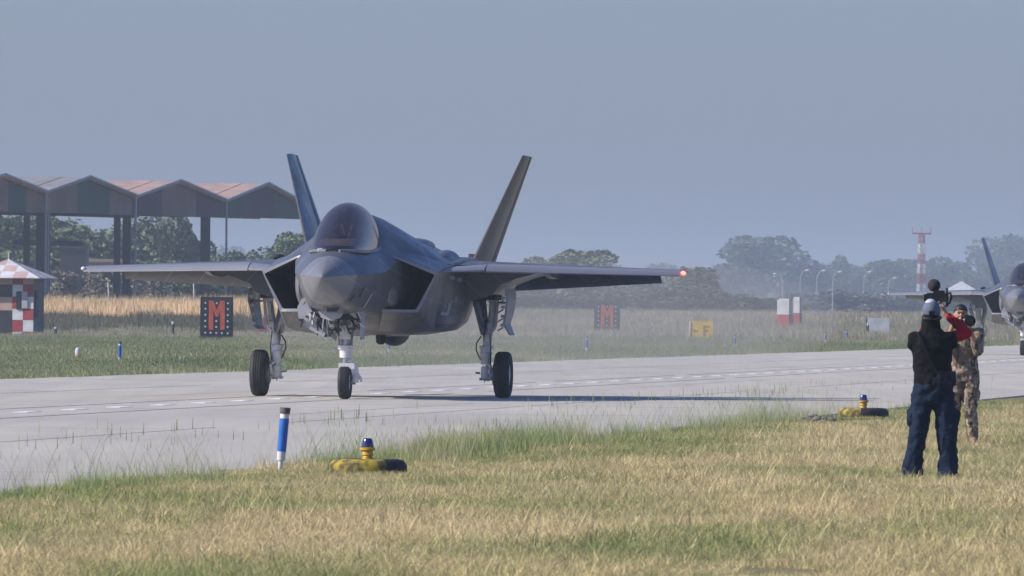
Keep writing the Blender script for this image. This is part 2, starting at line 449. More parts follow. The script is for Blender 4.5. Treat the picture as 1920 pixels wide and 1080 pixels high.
for _ in range(9000):
    y = r.uniform(85, 215); v = V1 + r.gauss(.35, .35)
    x = (v - y * TR.y) / TR.x
    if not inframe(x, y): continue
    px = 960 + x / y * F
    dens = .10 + .9 * math.exp(-((px - 900) / 190) ** 2) + .30 * math.exp(-((px - 1420) / 90) ** 2) + .14 * math.exp(-((px - 330) / 200) ** 2) 
    dens *= .35 + 1.3 * max(0, .45 + nval(x, y, 1.4, 9))
    if px > 1620: dens *= .25
    if v > V1 + 1.6 or v < V1 - .35 or r.random() > dens: continue
    if any(abs(x - q.x) < .5 and q.y - 6 < y < q.y + .3 for q in CLEAR): continue
    core = math.exp(-((px - 900) / 200) ** 2)
    ix = r.choice((0, 1, 2, 2, 0, 1)) if r.random() < core + .1 else r.choice((3, 1, 3, 0))
    pts.append((x, y, 0, r.uniform(0, 6.28), r.uniform(.55, 1.0) * ((.75 + .35 * core) if ix != 3 else 1.25), ix))
scatter('tall_verge_grass', pts, c_tall, 'tall green seeding grass growing along the near edge of the taxiway', 'grass')

# far verge beyond the taxiway
M_far = blade_mat('far_grass_blades', ((.40, .36, .22), (.28, .29, .16)), (.21, .25, .12), scale=.05, mixpos=(.3, .55), rnd=.5)
c_far = clump_collection('far_grass', [dict(n=110, R=.7, h=.15, w=.014, lean=.5), dict(n=80, R=.7, h=.24, w=.012, lean=.4, heads=.3), dict(n=110, R=.75, h=.11, w=.014, lean=.9)], M_far)
M_straw = blade_mat('straw_blades', ((.72, .54, .31), (.62, .47, .26)), (.36, .32, .17), scale=.05, mixpos=(.45, .85), rnd=.5)
c_straw = clump_collection('straw_grass', [dict(n=60, R=.8, h=.9, w=.05, lean=.3), dict(n=50, R=.8, h=1.2, w=.045, lean=.25), dict(n=50, R=.9, h=.6, w=.05, lean=.5)], M_straw)
pts = []
for _ in range(75000):
    y = r.uniform(225 ** .5, 640 ** .5) ** 2; x = r.uniform(-.048, .048) * y
    v = x * TR.x + y * TR.y
    if v > V0 - .2 + .3 * nval(x, y, .5, 3): continue
    if r.random() > .62: continue
    pts.append((x, y, gz(x, y), r.uniform(0, 6.28), r.uniform(.6, 1.2) * (1.0 + .3 * nval(x, y, .2, 4)), r.choice((0, 0, 1, 2))))
scatter('far_verge_grass', pts, c_far, 'green rough grass strip beyond the far edge of the taxiway', 'grass')
M_mix = blade_mat('dull_dry_blades', ((.38, .335, .235), (.31, .29, .20)), (.22, .245, .15), scale=.03, mixpos=(.35, .7), rnd=.5)
c_mix = clump_collection('dull_grass', [dict(n=60, R=.8, h=.6, w=.04, lean=.4), dict(n=50, R=.8, h=.8, w=.035, lean=.35), dict(n=50, R=.9, h=.4, w=.04, lean=.6)], M_mix)
M_dkg = blade_mat('dark_weed_blades', ((.15, .14, .09), (.12, .12, .07)), (.08, .10, .05), scale=.05, mixpos=(.35, .7), rnd=.5)
c_dkg = clump_collection('dark_weeds', [dict(n=60, R=.8, h=.5, w=.04, lean=.5), dict(n=50, R=.8, h=.7, w=.04, lean=.5), dict(n=50, R=.9, h=.35, w=.04, lean=.9)], M_dkg)
pts = []; pts2 = []; pts3 = []
for _ in range(30000):
    y = r.uniform(540, 960); x = r.uniform(-.048, .048) * y
    left = x < -8 + 2 * nval(x, y, .1, 7)
    sp = (x, y, gz(x, y), r.uniform(0, 6.28))
    if left:
        if y > 664 + 5 * nval(x, y, .2, 1): pts.append(sp + (r.uniform(.6, 1.1) * .95, r.choice((0, 0, 1, 2))))
        elif y > 628 and nval(x, y, .12, 12) > -.28: pts3.append(sp + (r.uniform(.6, 1.1), r.choice((0, 1, 2))))
        elif r.random() < .6: pts2.append(sp + (r.uniform(.35, .6), r.choice((0, 1, 2))))
    elif r.random() < .75 * smooth(560, 680, y): pts2.append(sp + (r.uniform(.45, .85), r.choice((0, 1, 2))))
scatter('dull_dry_grass', pts2, c_mix, 'dull tan and olive rough grass in front of the distant tree line', 'grass')
scatter('dark_weeds', pts3, c_dkg, 'dark weeds on the slope of the low bank behind the black M board', 'weeds')
scatter('straw_grass', pts, c_straw, 'tall straw coloured dry grass on the low bank before the trees', 'grass')

# ------------------------------------------------------------------ trees, bushes
M_leaf = [mat('leaf_dark_green', (.11, .145, .075), .7, scale=.5, col2=(.075, .105, .055)),
          mat('leaf_mid_green', (.15, .20, .09), .7, scale=.5, col2=(.10, .145, .065)),
          mat('leaf_dry_olive', (.24, .22, .16), .7, scale=.5, col2=(.15, .14, .10))]
M_bark = mat('bark', (.13, .10, .075), .9, scale=4)
def crown_mesh(seed, n=1900, lobes=11, flat=.8, leaf=.055, gap=.0):
    """unit crown: radius about .5 wide, 1 tall, base at z=0"""
    r = random.Random(seed); mb = MB(); L = []
    for i in range(lobes):
        a = r.uniform(0, 6.28); d = r.uniform(.05, .32); z = r.uniform(.2, .82)
        d *= (1.15 - abs(z - .42) * 1.3)
        L.append((d * math.cos(a), d * math.sin(a), z, r.uniform(.12, .24)))
    for _ in range(n):
        cx, cy, cz, R = r.choice(L)
        th = r.uniform(0, 6.28); u = r.uniform(-1, 1); q = math.sqrt(1 - u * u)
        rr = R * r.uniform(.55, 1.12) ** .6
        p = Vector((cx + q * math.cos(th) * rr, cy + q * math.sin(th) * rr, cz + u * rr * flat))
        nrm = Vector((r.gauss(0, 1), r.gauss(0, 1), r.gauss(.5, 1))).normalized()
        t = nrm.orthogonal().normalized(); b = nrm.cross(t); s = leaf * r.uniform(.5, 1.2)
        t = (t * math.cos(th) + b * math.sin(th)) * s; b = nrm.cross(t)
        mb.add([p - t - b * .6, p + t * .9 - b * .5, p + t + b * .7, p - t * .6 + b * .8], [(0, 1, 2, 3)])
    return mb.mesh('crown', None, recalc=False)
CR = [crown_mesh(s, n=4200, lobes=l, flat=f, leaf=lf) for s, l, f, lf in ((1, 14, .85, .027), (2, 11, .7, .028), (3, 17, .9, .025), (4, 9, 1.0, .029), (5, 14, .8, .027))]
CRM = {}
def trunk_mesh(seed):
    r = random.Random(seed); mb = MB()
    mb.tube([(0, 0, -.02), (.01, 0, .2), (-.01, .01, .45), (.01, 0, .7)], [.035, .028, .02, .008], 7)
    for k in range(5):
        a = r.uniform(0, 6.28); z = r.uniform(.22, .45); d = r.uniform(.18, .3)
        mb.tube([(0, 0, z), (d * .5 * math.cos(a), d * .5 * math.sin(a), z + .12), (d * math.cos(a), d * math.sin(a), z + .28)], [.016, .011, .004], 5)
    return mb.mesh('trunk', 40)
TK = [trunk_mesh(s) for s in (1, 2, 3)]
for t in TK: t.materials.append(M_bark)
def crown_of(ci, mi):
    if (ci, mi) not in CRM:
        me = CR[ci].copy(); me.name = 'crown'; me.materials.append(M_leaf[mi]); CRM[(ci, mi)] = me
    return CRM[(ci, mi)]
trees = [0]
def tree(px, Y, py_top, wpx, ci, mi, label, group='trees behind the airfield', name='tree', low=.12):
    x, y, _ = at(px, Y); z0 = gz(x, y); ztop = zat(px, py_top, Y); h = (ztop - z0); w = wpx / F * Y
    e = empty(name, (x, y, z0), (trees[0] * 1.7) % 6.28, label, 'tree' if name == 'tree' else 'bush', group)
    trees[0] += 1
    if name == 'tree':
        t = link('trunk', TK[trees[0] % 3], None, e); t.scale = (w * .55, w * .55, h * .95)
    c = link('crown' if name == 'tree' else 'foliage', crown_of(ci, mi), None, e)
    c.location = (0, 0, h * low); c.scale = (w * 1.5, w * 1.3, h * (1 - low) * 1.0)
    return e
ND = 'tree behind the aircraft shelters'
def T(*a, **k): tree(*a, **k)
T(10, 1010, 392, 170, 0, 1, 'leftmost broad green tree seen under the first shelter roof')
T(100, 1030, 398, 150, 2, 1, 'green tree filling the gap left of the second thick shelter pillar')
T(185, 1010, 396, 170, 1, 1, 'wide green tree framed by the second shelter bay')
T(270, 1030, 398, 150, 4, 0, 'dark green tree between the second and third shelter pillars')
T(322, 1000, 400, 90, 3, 0, 'tall dark tree just left of the patch of sky under the third roof')
T(365, 1010, 440, 90, 0, 0, 'low dark tree under the patch of sky in the third shelter bay')
T(430, 990, 468, 100, 2, 1, 'low green tree right of the third shelter pillar')
T(432, 4200, 440, 70, 1, 0, 'pale hazy far tree above the low green tree right of the third pillar')
T(500, 1000, 462, 110, 4, 1, 'green tree in the gap between shelter end and fighter tail fin')
T(563, 980, 425, 110, 0, 1, 'tall green tree just behind the left tail fin of the near fighter')
T(640, 1000, 450, 120, 2, 1, 'green tree hidden behind the canopy of the near fighter')
T(60, 930, 470, 120, 4, 1, 'smaller green tree in front of the leftmost broad tree')
T(290, 940, 468, 130, 1, 1, 'bushy green tree left of the third shelter pillar, in front of the dark ones')
T(470, 940, 490, 120, 3, 0, 'low dark bushy tree behind the left wing root of the near fighter')
T(930, 1150, 486, 110, 1, 1, 'low green tree right beside the right tail fin of the near fighter')
T(1010, 1150, 479, 110, 2, 1, 'green tree behind the inner right wing of the near fighter')
T(1095, 1130, 460, 140, 0, 1, 'rounded green tree, highest behind the right wing of the near fighter')
T(1200, 1300, 508, 110, 4, 0, 'low dark tree below the outer right wing of the near fighter')
T(1305, 1200, 484, 110, 1, 0, 'dark tree directly beyond the red wingtip light')
T(1365, 2888, 492, 100, 2, 0, 'pale hazy low tree left of the tall pale tree')
T(1432, 3150, 432, 165, 0, 0, 'tallest pale hazy tree in the middle distance right of the near fighter')
T(1508, 3150, 482, 80, 4, 0, 'hazy tree directly right of the tallest pale tree')
T(1566, 3238, 478, 50, 3, 0, 'small pointed hazy tree above the curved street lamps')
T(1612, 3238, 488, 70, 1, 0, 'hazy low rounded tree, fourth to the right of the tallest one')
T(1660, 3150, 484, 90, 2, 0, 'hazy broad tree left of the red and white mast')
T(1712, 3325, 478, 90, 0, 0, 'hazy tree directly behind the red and white mast')
T(1762, 3238, 480, 80, 4, 0, 'hazy tree right of the red and white mast')
T(1815, 3238, 492, 80, 1, 0, 'hazy low tree above the second camera man')
T(1885, 3850, 436, 130, 2, 0, 'very pale tall tree behind the second fighter')
for k, (px, t, w, ci) in enumerate(((1345, 500, 70, 3), (1400, 470, 80, 4), (1470, 462, 70, 2), (1540, 486, 60, 0), (1590, 492, 60, 2), (1637, 490, 60, 3), (1685, 488, 60, 4), (1738, 486, 70, 1), (1790, 490, 70, 3), (1850, 488, 60, 2), (1915, 480, 70, 1))):
    tree(px, 3300, t, w, ci, 0, ('pale round tree at the left foot of the tallest hazy tree', 'pale tree merged with the left flank of the tallest hazy tree', 'pale tree merged with the right flank of the tallest hazy tree', 'pale low tree between the second and third curved lamps', 'pale low tree right of the brightest curved lamp', 'pale low tree left of the low blockhouse lamp',
        'pale tree left of the mast base', 'pale tree right behind the mast top section', 'pale tree above the camera windshield', 'pale tree left of the second fighter tail fin', 'pale tree behind the second fighter canopy')[k])
# lower, nearer belt of scrub; one plant each
bushes = [(115, 880, 500, 60, 2), (150, 900, 492, 70, 2), (195, 870, 500, 80, 2), (245, 890, 498, 70, 2), (300, 880, 505, 80, 2), (350, 870, 508, 90, 0), (395, 900, 500, 80, 2), (445, 880, 512, 90, 0), (500, 890, 515, 90, 0), (15, 890, 505, 70, 0),
    (1000, 960, 545, 130, 0), (1080, 960, 540, 120, 0), (1165, 980, 535, 120, 0), (1235, 970, 540, 110, 0), (1300, 960, 530, 120, 0), (1360, 990, 548, 110, 0), (1420, 1000, 550, 110, 0),
    (1500, 2000, 548, 90, 0), (1560, 2000, 543, 90, 2), (1620, 2000, 548, 90, 2), (1680, 2050, 545, 100, 2), (1740, 2000, 550, 90, 0), (1800, 2000, 552, 90, 0), (1870, 2050, 555, 100, 0)]
btxt = ['grey olive scrub bush between first and second shelter pillars', 'grey olive scrub bush, second one from the second shelter pillar', 'scrub bush behind the slim white marker pole', 'scrub bush right against the third shelter pillar',
    'scrub bush right of the double shelter pillar', 'dark bush behind the thin white post', 'scrub bush above the black sign with the red M', 'dark bush left of the near fighter landing gear', 'dark bush behind the near fighter left main gear', 'dark bush behind the chequered hut roof',
    'dark bush under the inner right wing', 'dark bush behind and left of the blurred black board', 'dark bush right above the blurred black board', 'dark bush right of the blurred black board', 'dark blue-green bush above the yellow sign', 'dark low bush right above and beyond the yellow sign', 'dark low bush left of the red and white tanks',
    'hazy bush behind the red and white tanks', 'hazy bush at the foot of the second curved lamp', 'hazy bush at the foot of the third curved lamp', 'hazy bush above the white board', 'hazy bush at the foot of the mast', 'hazy bush between the two camera men', 'hazy bush under the second fighter']
for i, (px, Y, t, w, mi) in enumerate(bushes):
    tree(px, Y, t, w * 1.25, i % 5, mi, btxt[i], 'scrub bushes along the tree line', 'bush', low=-.15)
# a continuous far-off wood
mb = MB(); rr = random.Random(8)
far = crown_mesh(20, n=700, lobes=8, flat=.8, leaf=.07)
fv = [v.co.copy() for v in far.vertices]; ff = [tuple(p.vertices) for p in far.polygons]
for k in range(75):
    px = -60 + k * 30 + rr.uniform(-12, 12); Y = rr.uniform(3700, 4200); p = at(px, Y)
    w = rr.uniform(12, 20); h = rr.uniform(12, 17)
    mb.add([Vector((p.x + v.x * w * 1.3, p.y + v.y * w, 1.0 + v.z * h - .8)) for v in fv], ff)
o = mb.build('distant_wood', M_leaf[0], sm=None, recalc=False); tag(o, 'far pale line of woodland along the horizon', 'wood', kind='stuff')

# ------------------------------------------------------------------ aircraft shelters
M_brown = mat('camouflage_brown_sheet', (.23, .155, .115), .8, scale=.6)
M_green = mat('camouflage_green_sheet', (.035, .09, .06), .8, scale=.6)
M_dark = mat('camouflage_dark_sheet', (.07, .045, .06), .8, scale=.6)
M_roofg = mat('grey_corrugated_roof', (.33, .31, .30), .7, scale=1.0)
M_rooft = mat('terracotta_painted_roof', (.50, .34, .27), .8, scale=.7)
M_steel = mat('dark_steel', (.035, .04, .05), .6, scale=1.5)
M_pipe = mat('galvanised_pipe', (.42, .43, .45), .5, scale=2)
A = at(0, 760); Bv = at(553, 822)
def shelter_axis(px):      # point on the façade line under image column px
    # intersect view ray with the line A-B
    d = Bv - A
    lo, hi = -3.0, 3.0
    for _ in range(50):
        m = (lo + hi) / 2; p = A + d * m
        if 960 + (p.x / p.y) * F < px - 4: lo = m
        else: hi = m
    return A + d * lo
fdir = (Bv - A).normalized(); back = Vector((-fdir.y, fdir.x, 0))   # away to the left
FB = 7.55                     # underside of the fascia
def bay(px0, pxp, px1, ztop_px, zv0_px, zv1_px, stripes, roofmat, label, last=False):
    P0, Pp, P1 = shelter_axis(px0), shelter_axis(pxp), shelter_axis(px1)
    zp = zat(pxp, ztop_px, Pp.y); z0 = zat(px0, zv0_px, P0.y); z1 = zat(px1, zv1_px, P1.y)
    zb = (zat(px0, 397 + px0 * .024, P0.y) + zat(px1, 397 + px1 * .024, P1.y)) / 2
    e = empty('aircraft_shelter', (P0.x, P0.y, 0), 0, label, 'shelter', 'row of open aircraft shelters')
    O = Vector((P0.x, P0.y, 0)); L = (P1 - P0).length; Lp = (Pp - P0).length
    def W(s, b, z): return fdir * s + back * b + Vector((0, 0, z))
    def ztop(s):
        return z0 + (zp - z0) * (s / Lp) if s < Lp else zp + (z1 - zp) * ((s - Lp) / (L - Lp))
    # fascia panels, one part each
    ed = [0.0] + [(shelter_axis(x) - P0).length for x, _ in stripes[:-1]] + [L]
    for i, (_, m) in enumerate(stripes):
        a, b = ed[i], ed[i + 1]; mb = MB(); ss = [a] + ([Lp] if a < Lp < b else []) + [b]
        poly = [(s, ztop(s)) for s in ss] + [(b, zb), (a, zb)]
        n = len(poly); g = .0
        vs = [W(s + (0.01 if j == 0 else 0), -.0, z) for j, (s, z) in enumerate(poly)] + [W(s, .18, z) for s, z in poly]
        mb.add(vs, [tuple(range(n)), tuple(range(n, 2 * n))[::-1]] + [(k, k + n, (k + 1) % n + n, (k + 1) % n) for k in range(n)])
        mb.build('fascia_panel', m, e, sm=None)
    D = 26.0
    for (sa, za, sb, zb_, nm) in ((0, z0, Lp, zp, 0), (Lp, zp, L, z1, 1)):
        mb = MB(); K = 14
        for k in range(K):     # corrugated: ridged strips
            b0 = -.35 + D * k / K; b1 = -.35 + D * (k + 1) / K; up = .05 + .03 * (k % 2)
            vs = [W(sa, b0, za + up), W(sb, b0, zb_ + up), W(sb, b1, zb_ + up), W(sa, b1, za + up)]
            vs += [v - Vector((0, 0, .12)) for v in vs]
            mb.add(vs, [(0, 1, 2, 3), (7, 6, 5, 4), (0, 4, 5, 1), (1, 5, 6, 2), (2, 6, 7, 3), (3, 7, 4, 0)])
        mb.build('roof_slope', roofmat, e, sm=None)
    # pale edge trim along the verge
    mb = MB(); mb.tube([W(0, -.42, z0 + .1), W(Lp, -.42, zp + .12), W(L, -.42, z1 + .1)], .10, 6); mb.build('roof_edge', M_pipe, e)
    # trusses below the roof
    for b in (3.0, 12.0, 22.0):
        mb = MB()
        mb.tube([W(0, b, zb + .1), W(L, b, zb + .1)], .12, 6)
        for k in range(8):
            s0 = L * k / 8; s1 = L * (k + 1) / 8
            mb.tube([W(s0, b, zb + .1), W(s1, b, ztop(s1) - .1)], .06, 5)
        mb.build('roof_truss', M_steel, e)
    return e, P0, P1, zb, W
def pillar(e, org, px, wpx, zb, depth=.9, m=None, name='pillar', b=0.6, rnd_=False):
    P = shelter_axis(px); w = wpx / F * P.y; z0 = gz(P.x, P.y)
    c = P + back * b - Vector((org.x, org.y, 0)); hh = zb - z0 + .1
    mb = MB()
    if rnd_: mb.tube([(c.x, c.y, z0 - .1), (c.x, c.y, zb + 1.2)], w / 2, 8)
    else: mb.box((c.x, c.y, z0 + hh / 2 - .05), (w, depth, hh)); 
    if not rnd_:
        mb.box((c.x, c.y, z0 + hh * .33), (w + .05, depth + .05, .12)); mb.box((c.x, c.y, z0 + hh * .66), (w + .05, depth + .05, .12))
    mb.build(name, m or M_steel, e, sm=40)
Br, Gr, Dk = M_brown, M_green, M_dark
e, p0, p1, zb, Wf = bay(-75, 0, 80, 330, 352, 362, [(-50, Gr), (18, Br), (52, Gr), (80, Br)], M_rooft, 'leftmost camouflaged shelter bay, cut off by the left edge of the picture')
pillar(e, p0, 70, 12, zb); pillar(e, p0, -72, 26, zb)
e, p0, p1, zb, Wf = bay(80, 160, 250, 334, 362, 370, [(148, Br), (208, Gr), (250, Br)], M_roofg, 'shelter bay with a grey roof and a green middle panel')
pillar(e, p0, 101, 26, zb); pillar(e, p0, 79.5, 5, zb, m=M_pipe, name='downpipe', b=-.35, rnd_=True); pillar(e, p0, 86, 3, zb, m=M_pipe, name='downpipe', b=-.3, rnd_=True); pillar(e, p0, 239, 12, zb)
mb = MB()
q0 = shelter_axis(115) - p0; q1 = shelter_axis(236) - p0
zz = zat(170, 457, 785); mb.tube([(q0 + back * 3) + Vector((0, 0, zz)), (q1 + back * 3) + Vector((0, 0, zz))], .16, 8); mb.build('cross_beam', M_steel, e)
e, p0, p1, zb, Wf = bay(250, 330, 418, 341, 370, 378, [(307, Dk), (370, Br), (418, Dk)], M_rooft, 'shelter bay with a terracotta roof and a brown middle panel')
pillar(e, p0, 257, 15, zb); pillar(e, p0, 248, 4.5, zb, m=M_pipe, name='downpipe', b=-.35, rnd_=True)
pillar(e, p0, 404, 18, zb)
e, p0, p1, zb, Wf = bay(418, 495, 566, 346, 378, 384, [(465, Gr), (518, Dk), (566, Gr)], M_rooft, 'last shelter bay on the right, its end behind the fighter tail fin')
pillar(e, p0, 418.5, 4, zb, m=M_pipe, name='downpipe', b=-.35, rnd_=True)

# low buildings in the distance
M_wallb = mat('pink_beige_plaster', (.52, .38, .29), .9, scale=.5)
M_white = mat('white_paint', (.78, .78, .76), .6, scale=1.5)
M_red = mat('red_paint', (.50, .06, .05), .6, scale=1.5)
M_blue = mat('haze_greyed_blue_sheet', (.20, .26, .35), .6, scale=1.0)  # blue greyed in the base colour itself so the far shed looks hazier
def house(name, px0, px1, py, Y, depth, wall, roofm, label, cat, rh=.5, wins=0, roof='flat', eave=.3):
    a = at(px0, Y); b = at(px1, Y); cx = (a.x + b.x) / 2; w = b.x - a.x; z0 = gz(cx, Y); h = zat((px0 + px1) / 2, py, Y) - z0
    e = empty(name, (cx, Y, z0), 0, label, cat)
    wh = h - (rh if roof != 'flat' else .25)
    mb = MB(); mb.box((0, depth / 2, wh / 2 - .1), (w, depth, wh + .2)); mb.build('wall', wall, e, sm=None)
    mb = MB()
    if roof == 'flat': mb.box((0, depth / 2, wh + .125), (w + eave, depth + eave, .25))
    elif roof == 'pyramid': mb.add([(-w / 2 - eave, -eave, wh), (w / 2 + eave, -eave, wh), (w / 2 + eave, depth + eave, wh), (-w / 2 - eave, depth + eave, wh), (0, depth / 2, h)], [(0, 1, 4), (1, 2, 4), (2, 3, 4), (3, 0, 4), (3, 2, 1, 0)])
    else: mb.add([(-w / 2 - eave, -eave, wh), (w / 2 + eave, -eave, wh), (w / 2 + eave, depth + eave, wh), (-w / 2 - eave, depth + eave, wh), (-w / 2 - eave, depth / 2, h), (w / 2 + eave, depth / 2, h)], [(0, 1, 5, 4), (2, 3, 4, 5), (1, 2, 5), (3, 0, 4), (3, 2, 1, 0)])
    mb.build('roof', roofm, e, sm=None)
    for k in range(wins):
        x = -w / 2 + w * (k + .5) / wins
        mb = MB(); mb.box((x, -.03, wh * .5), (min(1.2, w / wins * .5), .1, wh * .4)); mb.build('window', M_steel, e, sm=None)
    return e
house('building', 25, 236, 485, 935, 8, M_wallb, M_wallb, 'long low pink beige building behind the shelter pillars', 'building', wins=9)
house('shed', 112, 160, 461, 925, 6, M_steel, M_steel, 'dark shed standing between the second and third shelter pillars', 'shed', wins=0)
house('building', 1535, 1700, 590, 1150, 6, M_wallb, M_wallb, 'low sand coloured blockhouse left of and beyond the white board', 'building', wins=4)
house('warehouse', 1693, 1750, 511, 3900, 12, M_blue, M_blue, 'faint blue shed on the horizon behind the mast', 'shed', rh=1.2, roof='gable')
house('tent', 1775, 1832, 527, 2600, 10, M_white, M_white, 'white pyramid tent on the horizon above the second camera man', 'tent', rh=2.2, roof='pyramid')
house('building', 1365, 1440, 572, 1900, 8, mat('grey_plaster', (.42, .42, .42), .9), M_white, 'small pale grey building half hidden left of the red and white tanks', 'building')

# two tanks painted white over red
for (px, w, top, lab, Y) in ((1472, 30, 560, 'left and wider of the two white over red tanks on the right horizon', 868), (1495, 17, 557, 'right and narrower of the two white over red tanks', 873)):
    p = at(px, Y); R = w / F * Y / 2; z0 = gz(p.x, Y) - .05; h = zat(px, top, Y) - z0
    e = empty('storage_tank', (p.x, Y, z0), 0, lab, 'tank', 'red and white tanks')
    RZ = Matrix.Rotation(-.3, 3, 'Z')
    MB().box((0, 0, h * .24), (R * 1.75, R * 1.5, h * .48), RZ).build('lower_shell', M_red, e, sm=None)
    MB().box((0, 0, h * .72), (R * 1.70, R * 1.45, h * .475), RZ).box((0, 0, h * .98), (R * 1.3, R * 1.1, h * .04), RZ).build('upper_shell', M_white, e, sm=None)
    mb = MB(); mb.box((0, 0, h * .48), (R * 1.82, R * 1.56, .06), RZ); mb.build('band', M_white, e, sm=None)
    mb = MB(); mb.box((R * .5, -R, h * .5), (.05, .06, h)); mb.box((R * .75, -R, h * .5), (.05, .06, h))
    for k in range(8): mb.box((R * .62, -R, h * (k + .5) / 8), (R * .25, .05, .05))
    mb.build('ladder', M_steel, e, sm=None)

# street lamps with curved arms
M_lamp = mat('pale_lamp_post', (.48, .49, .48), .5, scale=2)
M_lens = mat('lamp_lens', (.55, .57, .56), .3, scale=2)
e0 = None
for i, (px, top, Y, flip, lab) in enumerate(((1467, 512, 2000, -1, 'leftmost curved lamp, above the red and white tanks'), (1500, 505, 2000, 1, 'second curved lamp post from the left in the lamp row'), (1531, 506, 2000, 1, 'third curved lamp post, strongly bent and pale'), (1561, 508, 1900, 1, 'brightest curved lamp post, its head a white dot'),
        (1619, 508, 2200, 1, 'thin lamp post above the low blockhouse'), (1665, 520, 2200, 1, 'hazy lamp post left of the second fighter wingtip'))):
    p = at(px, Y); z0 = gz(p.x, Y); h = zat(px, top, Y) - z0
    if e0 is None:
        e0 = empty('street_lamp'); h0 = 5.0
        MB().tube([(0, 0, 0), (0, 0, .72 * h0), (.1, 0, .86 * h0), (.45, 0, .95 * h0), (.95, 0, .99 * h0)], [.10, .08, .07, .06, .055], 7).build('post', M_lamp, e0)
        MB().ball((1.25, 0, .975 * h0), (.42, .2, .16)).build('lamp_head', M_lens, e0)
        MB().box((0, 0, .2), (.5, .5, .4)).build('footing', M_lamp, e0, sm=None)
        e = e0
    else: e = copy_tree(e0)
    e.location = (p.x, Y, z0); e.scale = (flip * 1.0, 1, h / 5.0); tag(e, lab, 'street lamp', 'curved street lamps')

# lattice mast in red and white bands
MY = 2300; p = at(1727, MY); z0 = gz(p.x, MY); ht = zat(1727, 438, MY) - z0
mast = empty('radio_mast', (p.x, MY, z0), .3, 'tall lattice mast in red and white bands with a crossbar on top', 'mast')
bands = 8; Mm = [M_white, M_red]
for k in range(bands):
    mb = MB(); za, zb_ = ht * k / bands, ht * (k + 1) / bands
    def wd(z): return .72 - .28 * z / ht
    for sx in (-1, 1):
        for sy in (-1, 1): mb.tube([(sx * wd(za), sy * wd(za), za), (sx * wd(zb_), sy * wd(zb_), zb_)], .09, 5)
    for j in range(2):
        z1_ = za + (zb_ - za) * j / 2; z2_ = za + (zb_ - za) * (j + 1) / 2
        for (a, b) in (((-1, -1), (1, -1)), ((1, -1), (1, 1)), ((1, 1), (-1, 1)), ((-1, 1), (-1, -1))):
            mb.tube([(a[0] * wd(z1_), a[1] * wd(z1_), z1_), (b[0] * wd(z2_), b[1] * wd(z2_), z2_)], .05, 4)
            mb.tube([(b[0] * wd(z1_), b[1] * wd(z1_), z1_), (a[0] * wd(z2_), a[1] * wd(z2_), z2_)], .05, 4)
    mb.build('lattice_section', Mm[k % 2], mast)
mb = MB(); mb.tube([(-1.9, 0, ht), (1.9, 0, ht)], .16, 6); mb.tube([(-1.9, 0, ht), (-1.9, 0, ht + 1.3)], .08, 5); mb.tube([(1.9, 0, ht), (1.9, 0, ht + 1.3)], .08, 5); mb.tube([(0, 0, ht), (0, 0, ht + 1.4)], .06, 5)
mb.build('crossbar', M_red, mast)
# ------------------------------------------------------------------ signs, posts, lights on the far verge
M_board = mat('black_board', (.022, .026, .034), .6, scale=1.5)
M_letter = mat('orange_red_letter', (.80, .15, .06), .6, scale=2)
M_refl = mat('reflector_glass', (.75, .78, .8), .25, scale=2)
def m_sign(px, Y, label):
    p = at(px, Y); w, h = 1.50, 2.02
    e = empty('letter_board', (p.x, Y, gz(p.x, Y)), math.radians(3), label, 'sign', 'black letter boards beyond the taxiway')
    mb = MB(); ch = .07
    mb.prism([(-w / 2, .04), (w / 2 - ch, .04), (w / 2, .12), (w / 2, h - .03), (w / 2 - .03, h), (-w / 2 + .03, h), (-w / 2, h - .03)], 0, .12); mb.build('panel', M_board, e, sm=None)
    s = h / 84.0; X = lambda q: (q - 406) * w / 62; Z = lambda q: (642 - q) * s
    pts = [(391, 620), (391, 565), (399.5, 565), (406, 585.5), (412.5, 565), (421, 565), (421, 620), (413, 620), (413, 585), (407.5, 595.5), (404.5, 595.5), (399, 585), (399, 620)]
    # built from convex pieces so no face self-intersects
    mb = MB()
    for poly in (((391, 620), (391, 565), (399.5, 565), (399.5, 620)), ((412.5, 620), (412.5, 565), (421, 565), (421, 620)),
                 ((399.5, 565), (406, 583), (406, 595.5), (404, 595.5), (399.5, 584)), ((412.5, 565), (412.5, 584), (408, 595.5), (406, 595.5), (406, 583))):
        mb.prism([(X(a), Z(b)) for a, b in poly], -.02, -.001)
    mb.build('letter_m', M_letter, e, sm=None)
    rm = None
    for (a, b) in [(384.8, y) for y in (569.6, 580.6, 592, 603.6, 614.6, 626)] + [(427, y) for y in (570, 581, 592.5, 604, 615, 627)] + [(405.5, y) for y in (604, 615, 626.5)] + [(395, 626), (416, 626.5), (406, 570)]:
        if rm is None: rm = MB().lathe([(.045, 0), (.045, -.02), (.02, -.035)], axis='Y', n=10).mesh('reflector', 40); rm.materials.append(M_refl)
        o = link('reflector', rm, None, e); o.location = (X(a), -.001, Z(b))
    for sx in (-1, 1): MB().box((sx * .5, .16, .5), (.06, .06, 1.3)).build('leg', M_steel, e, sm=None)
    return e
m_sign(406, 537, 'black board with an orange red letter M and white reflectors, left of the near fighter')
m_sign(1138, 690, 'second black letter board, small and hazy under the right wing')
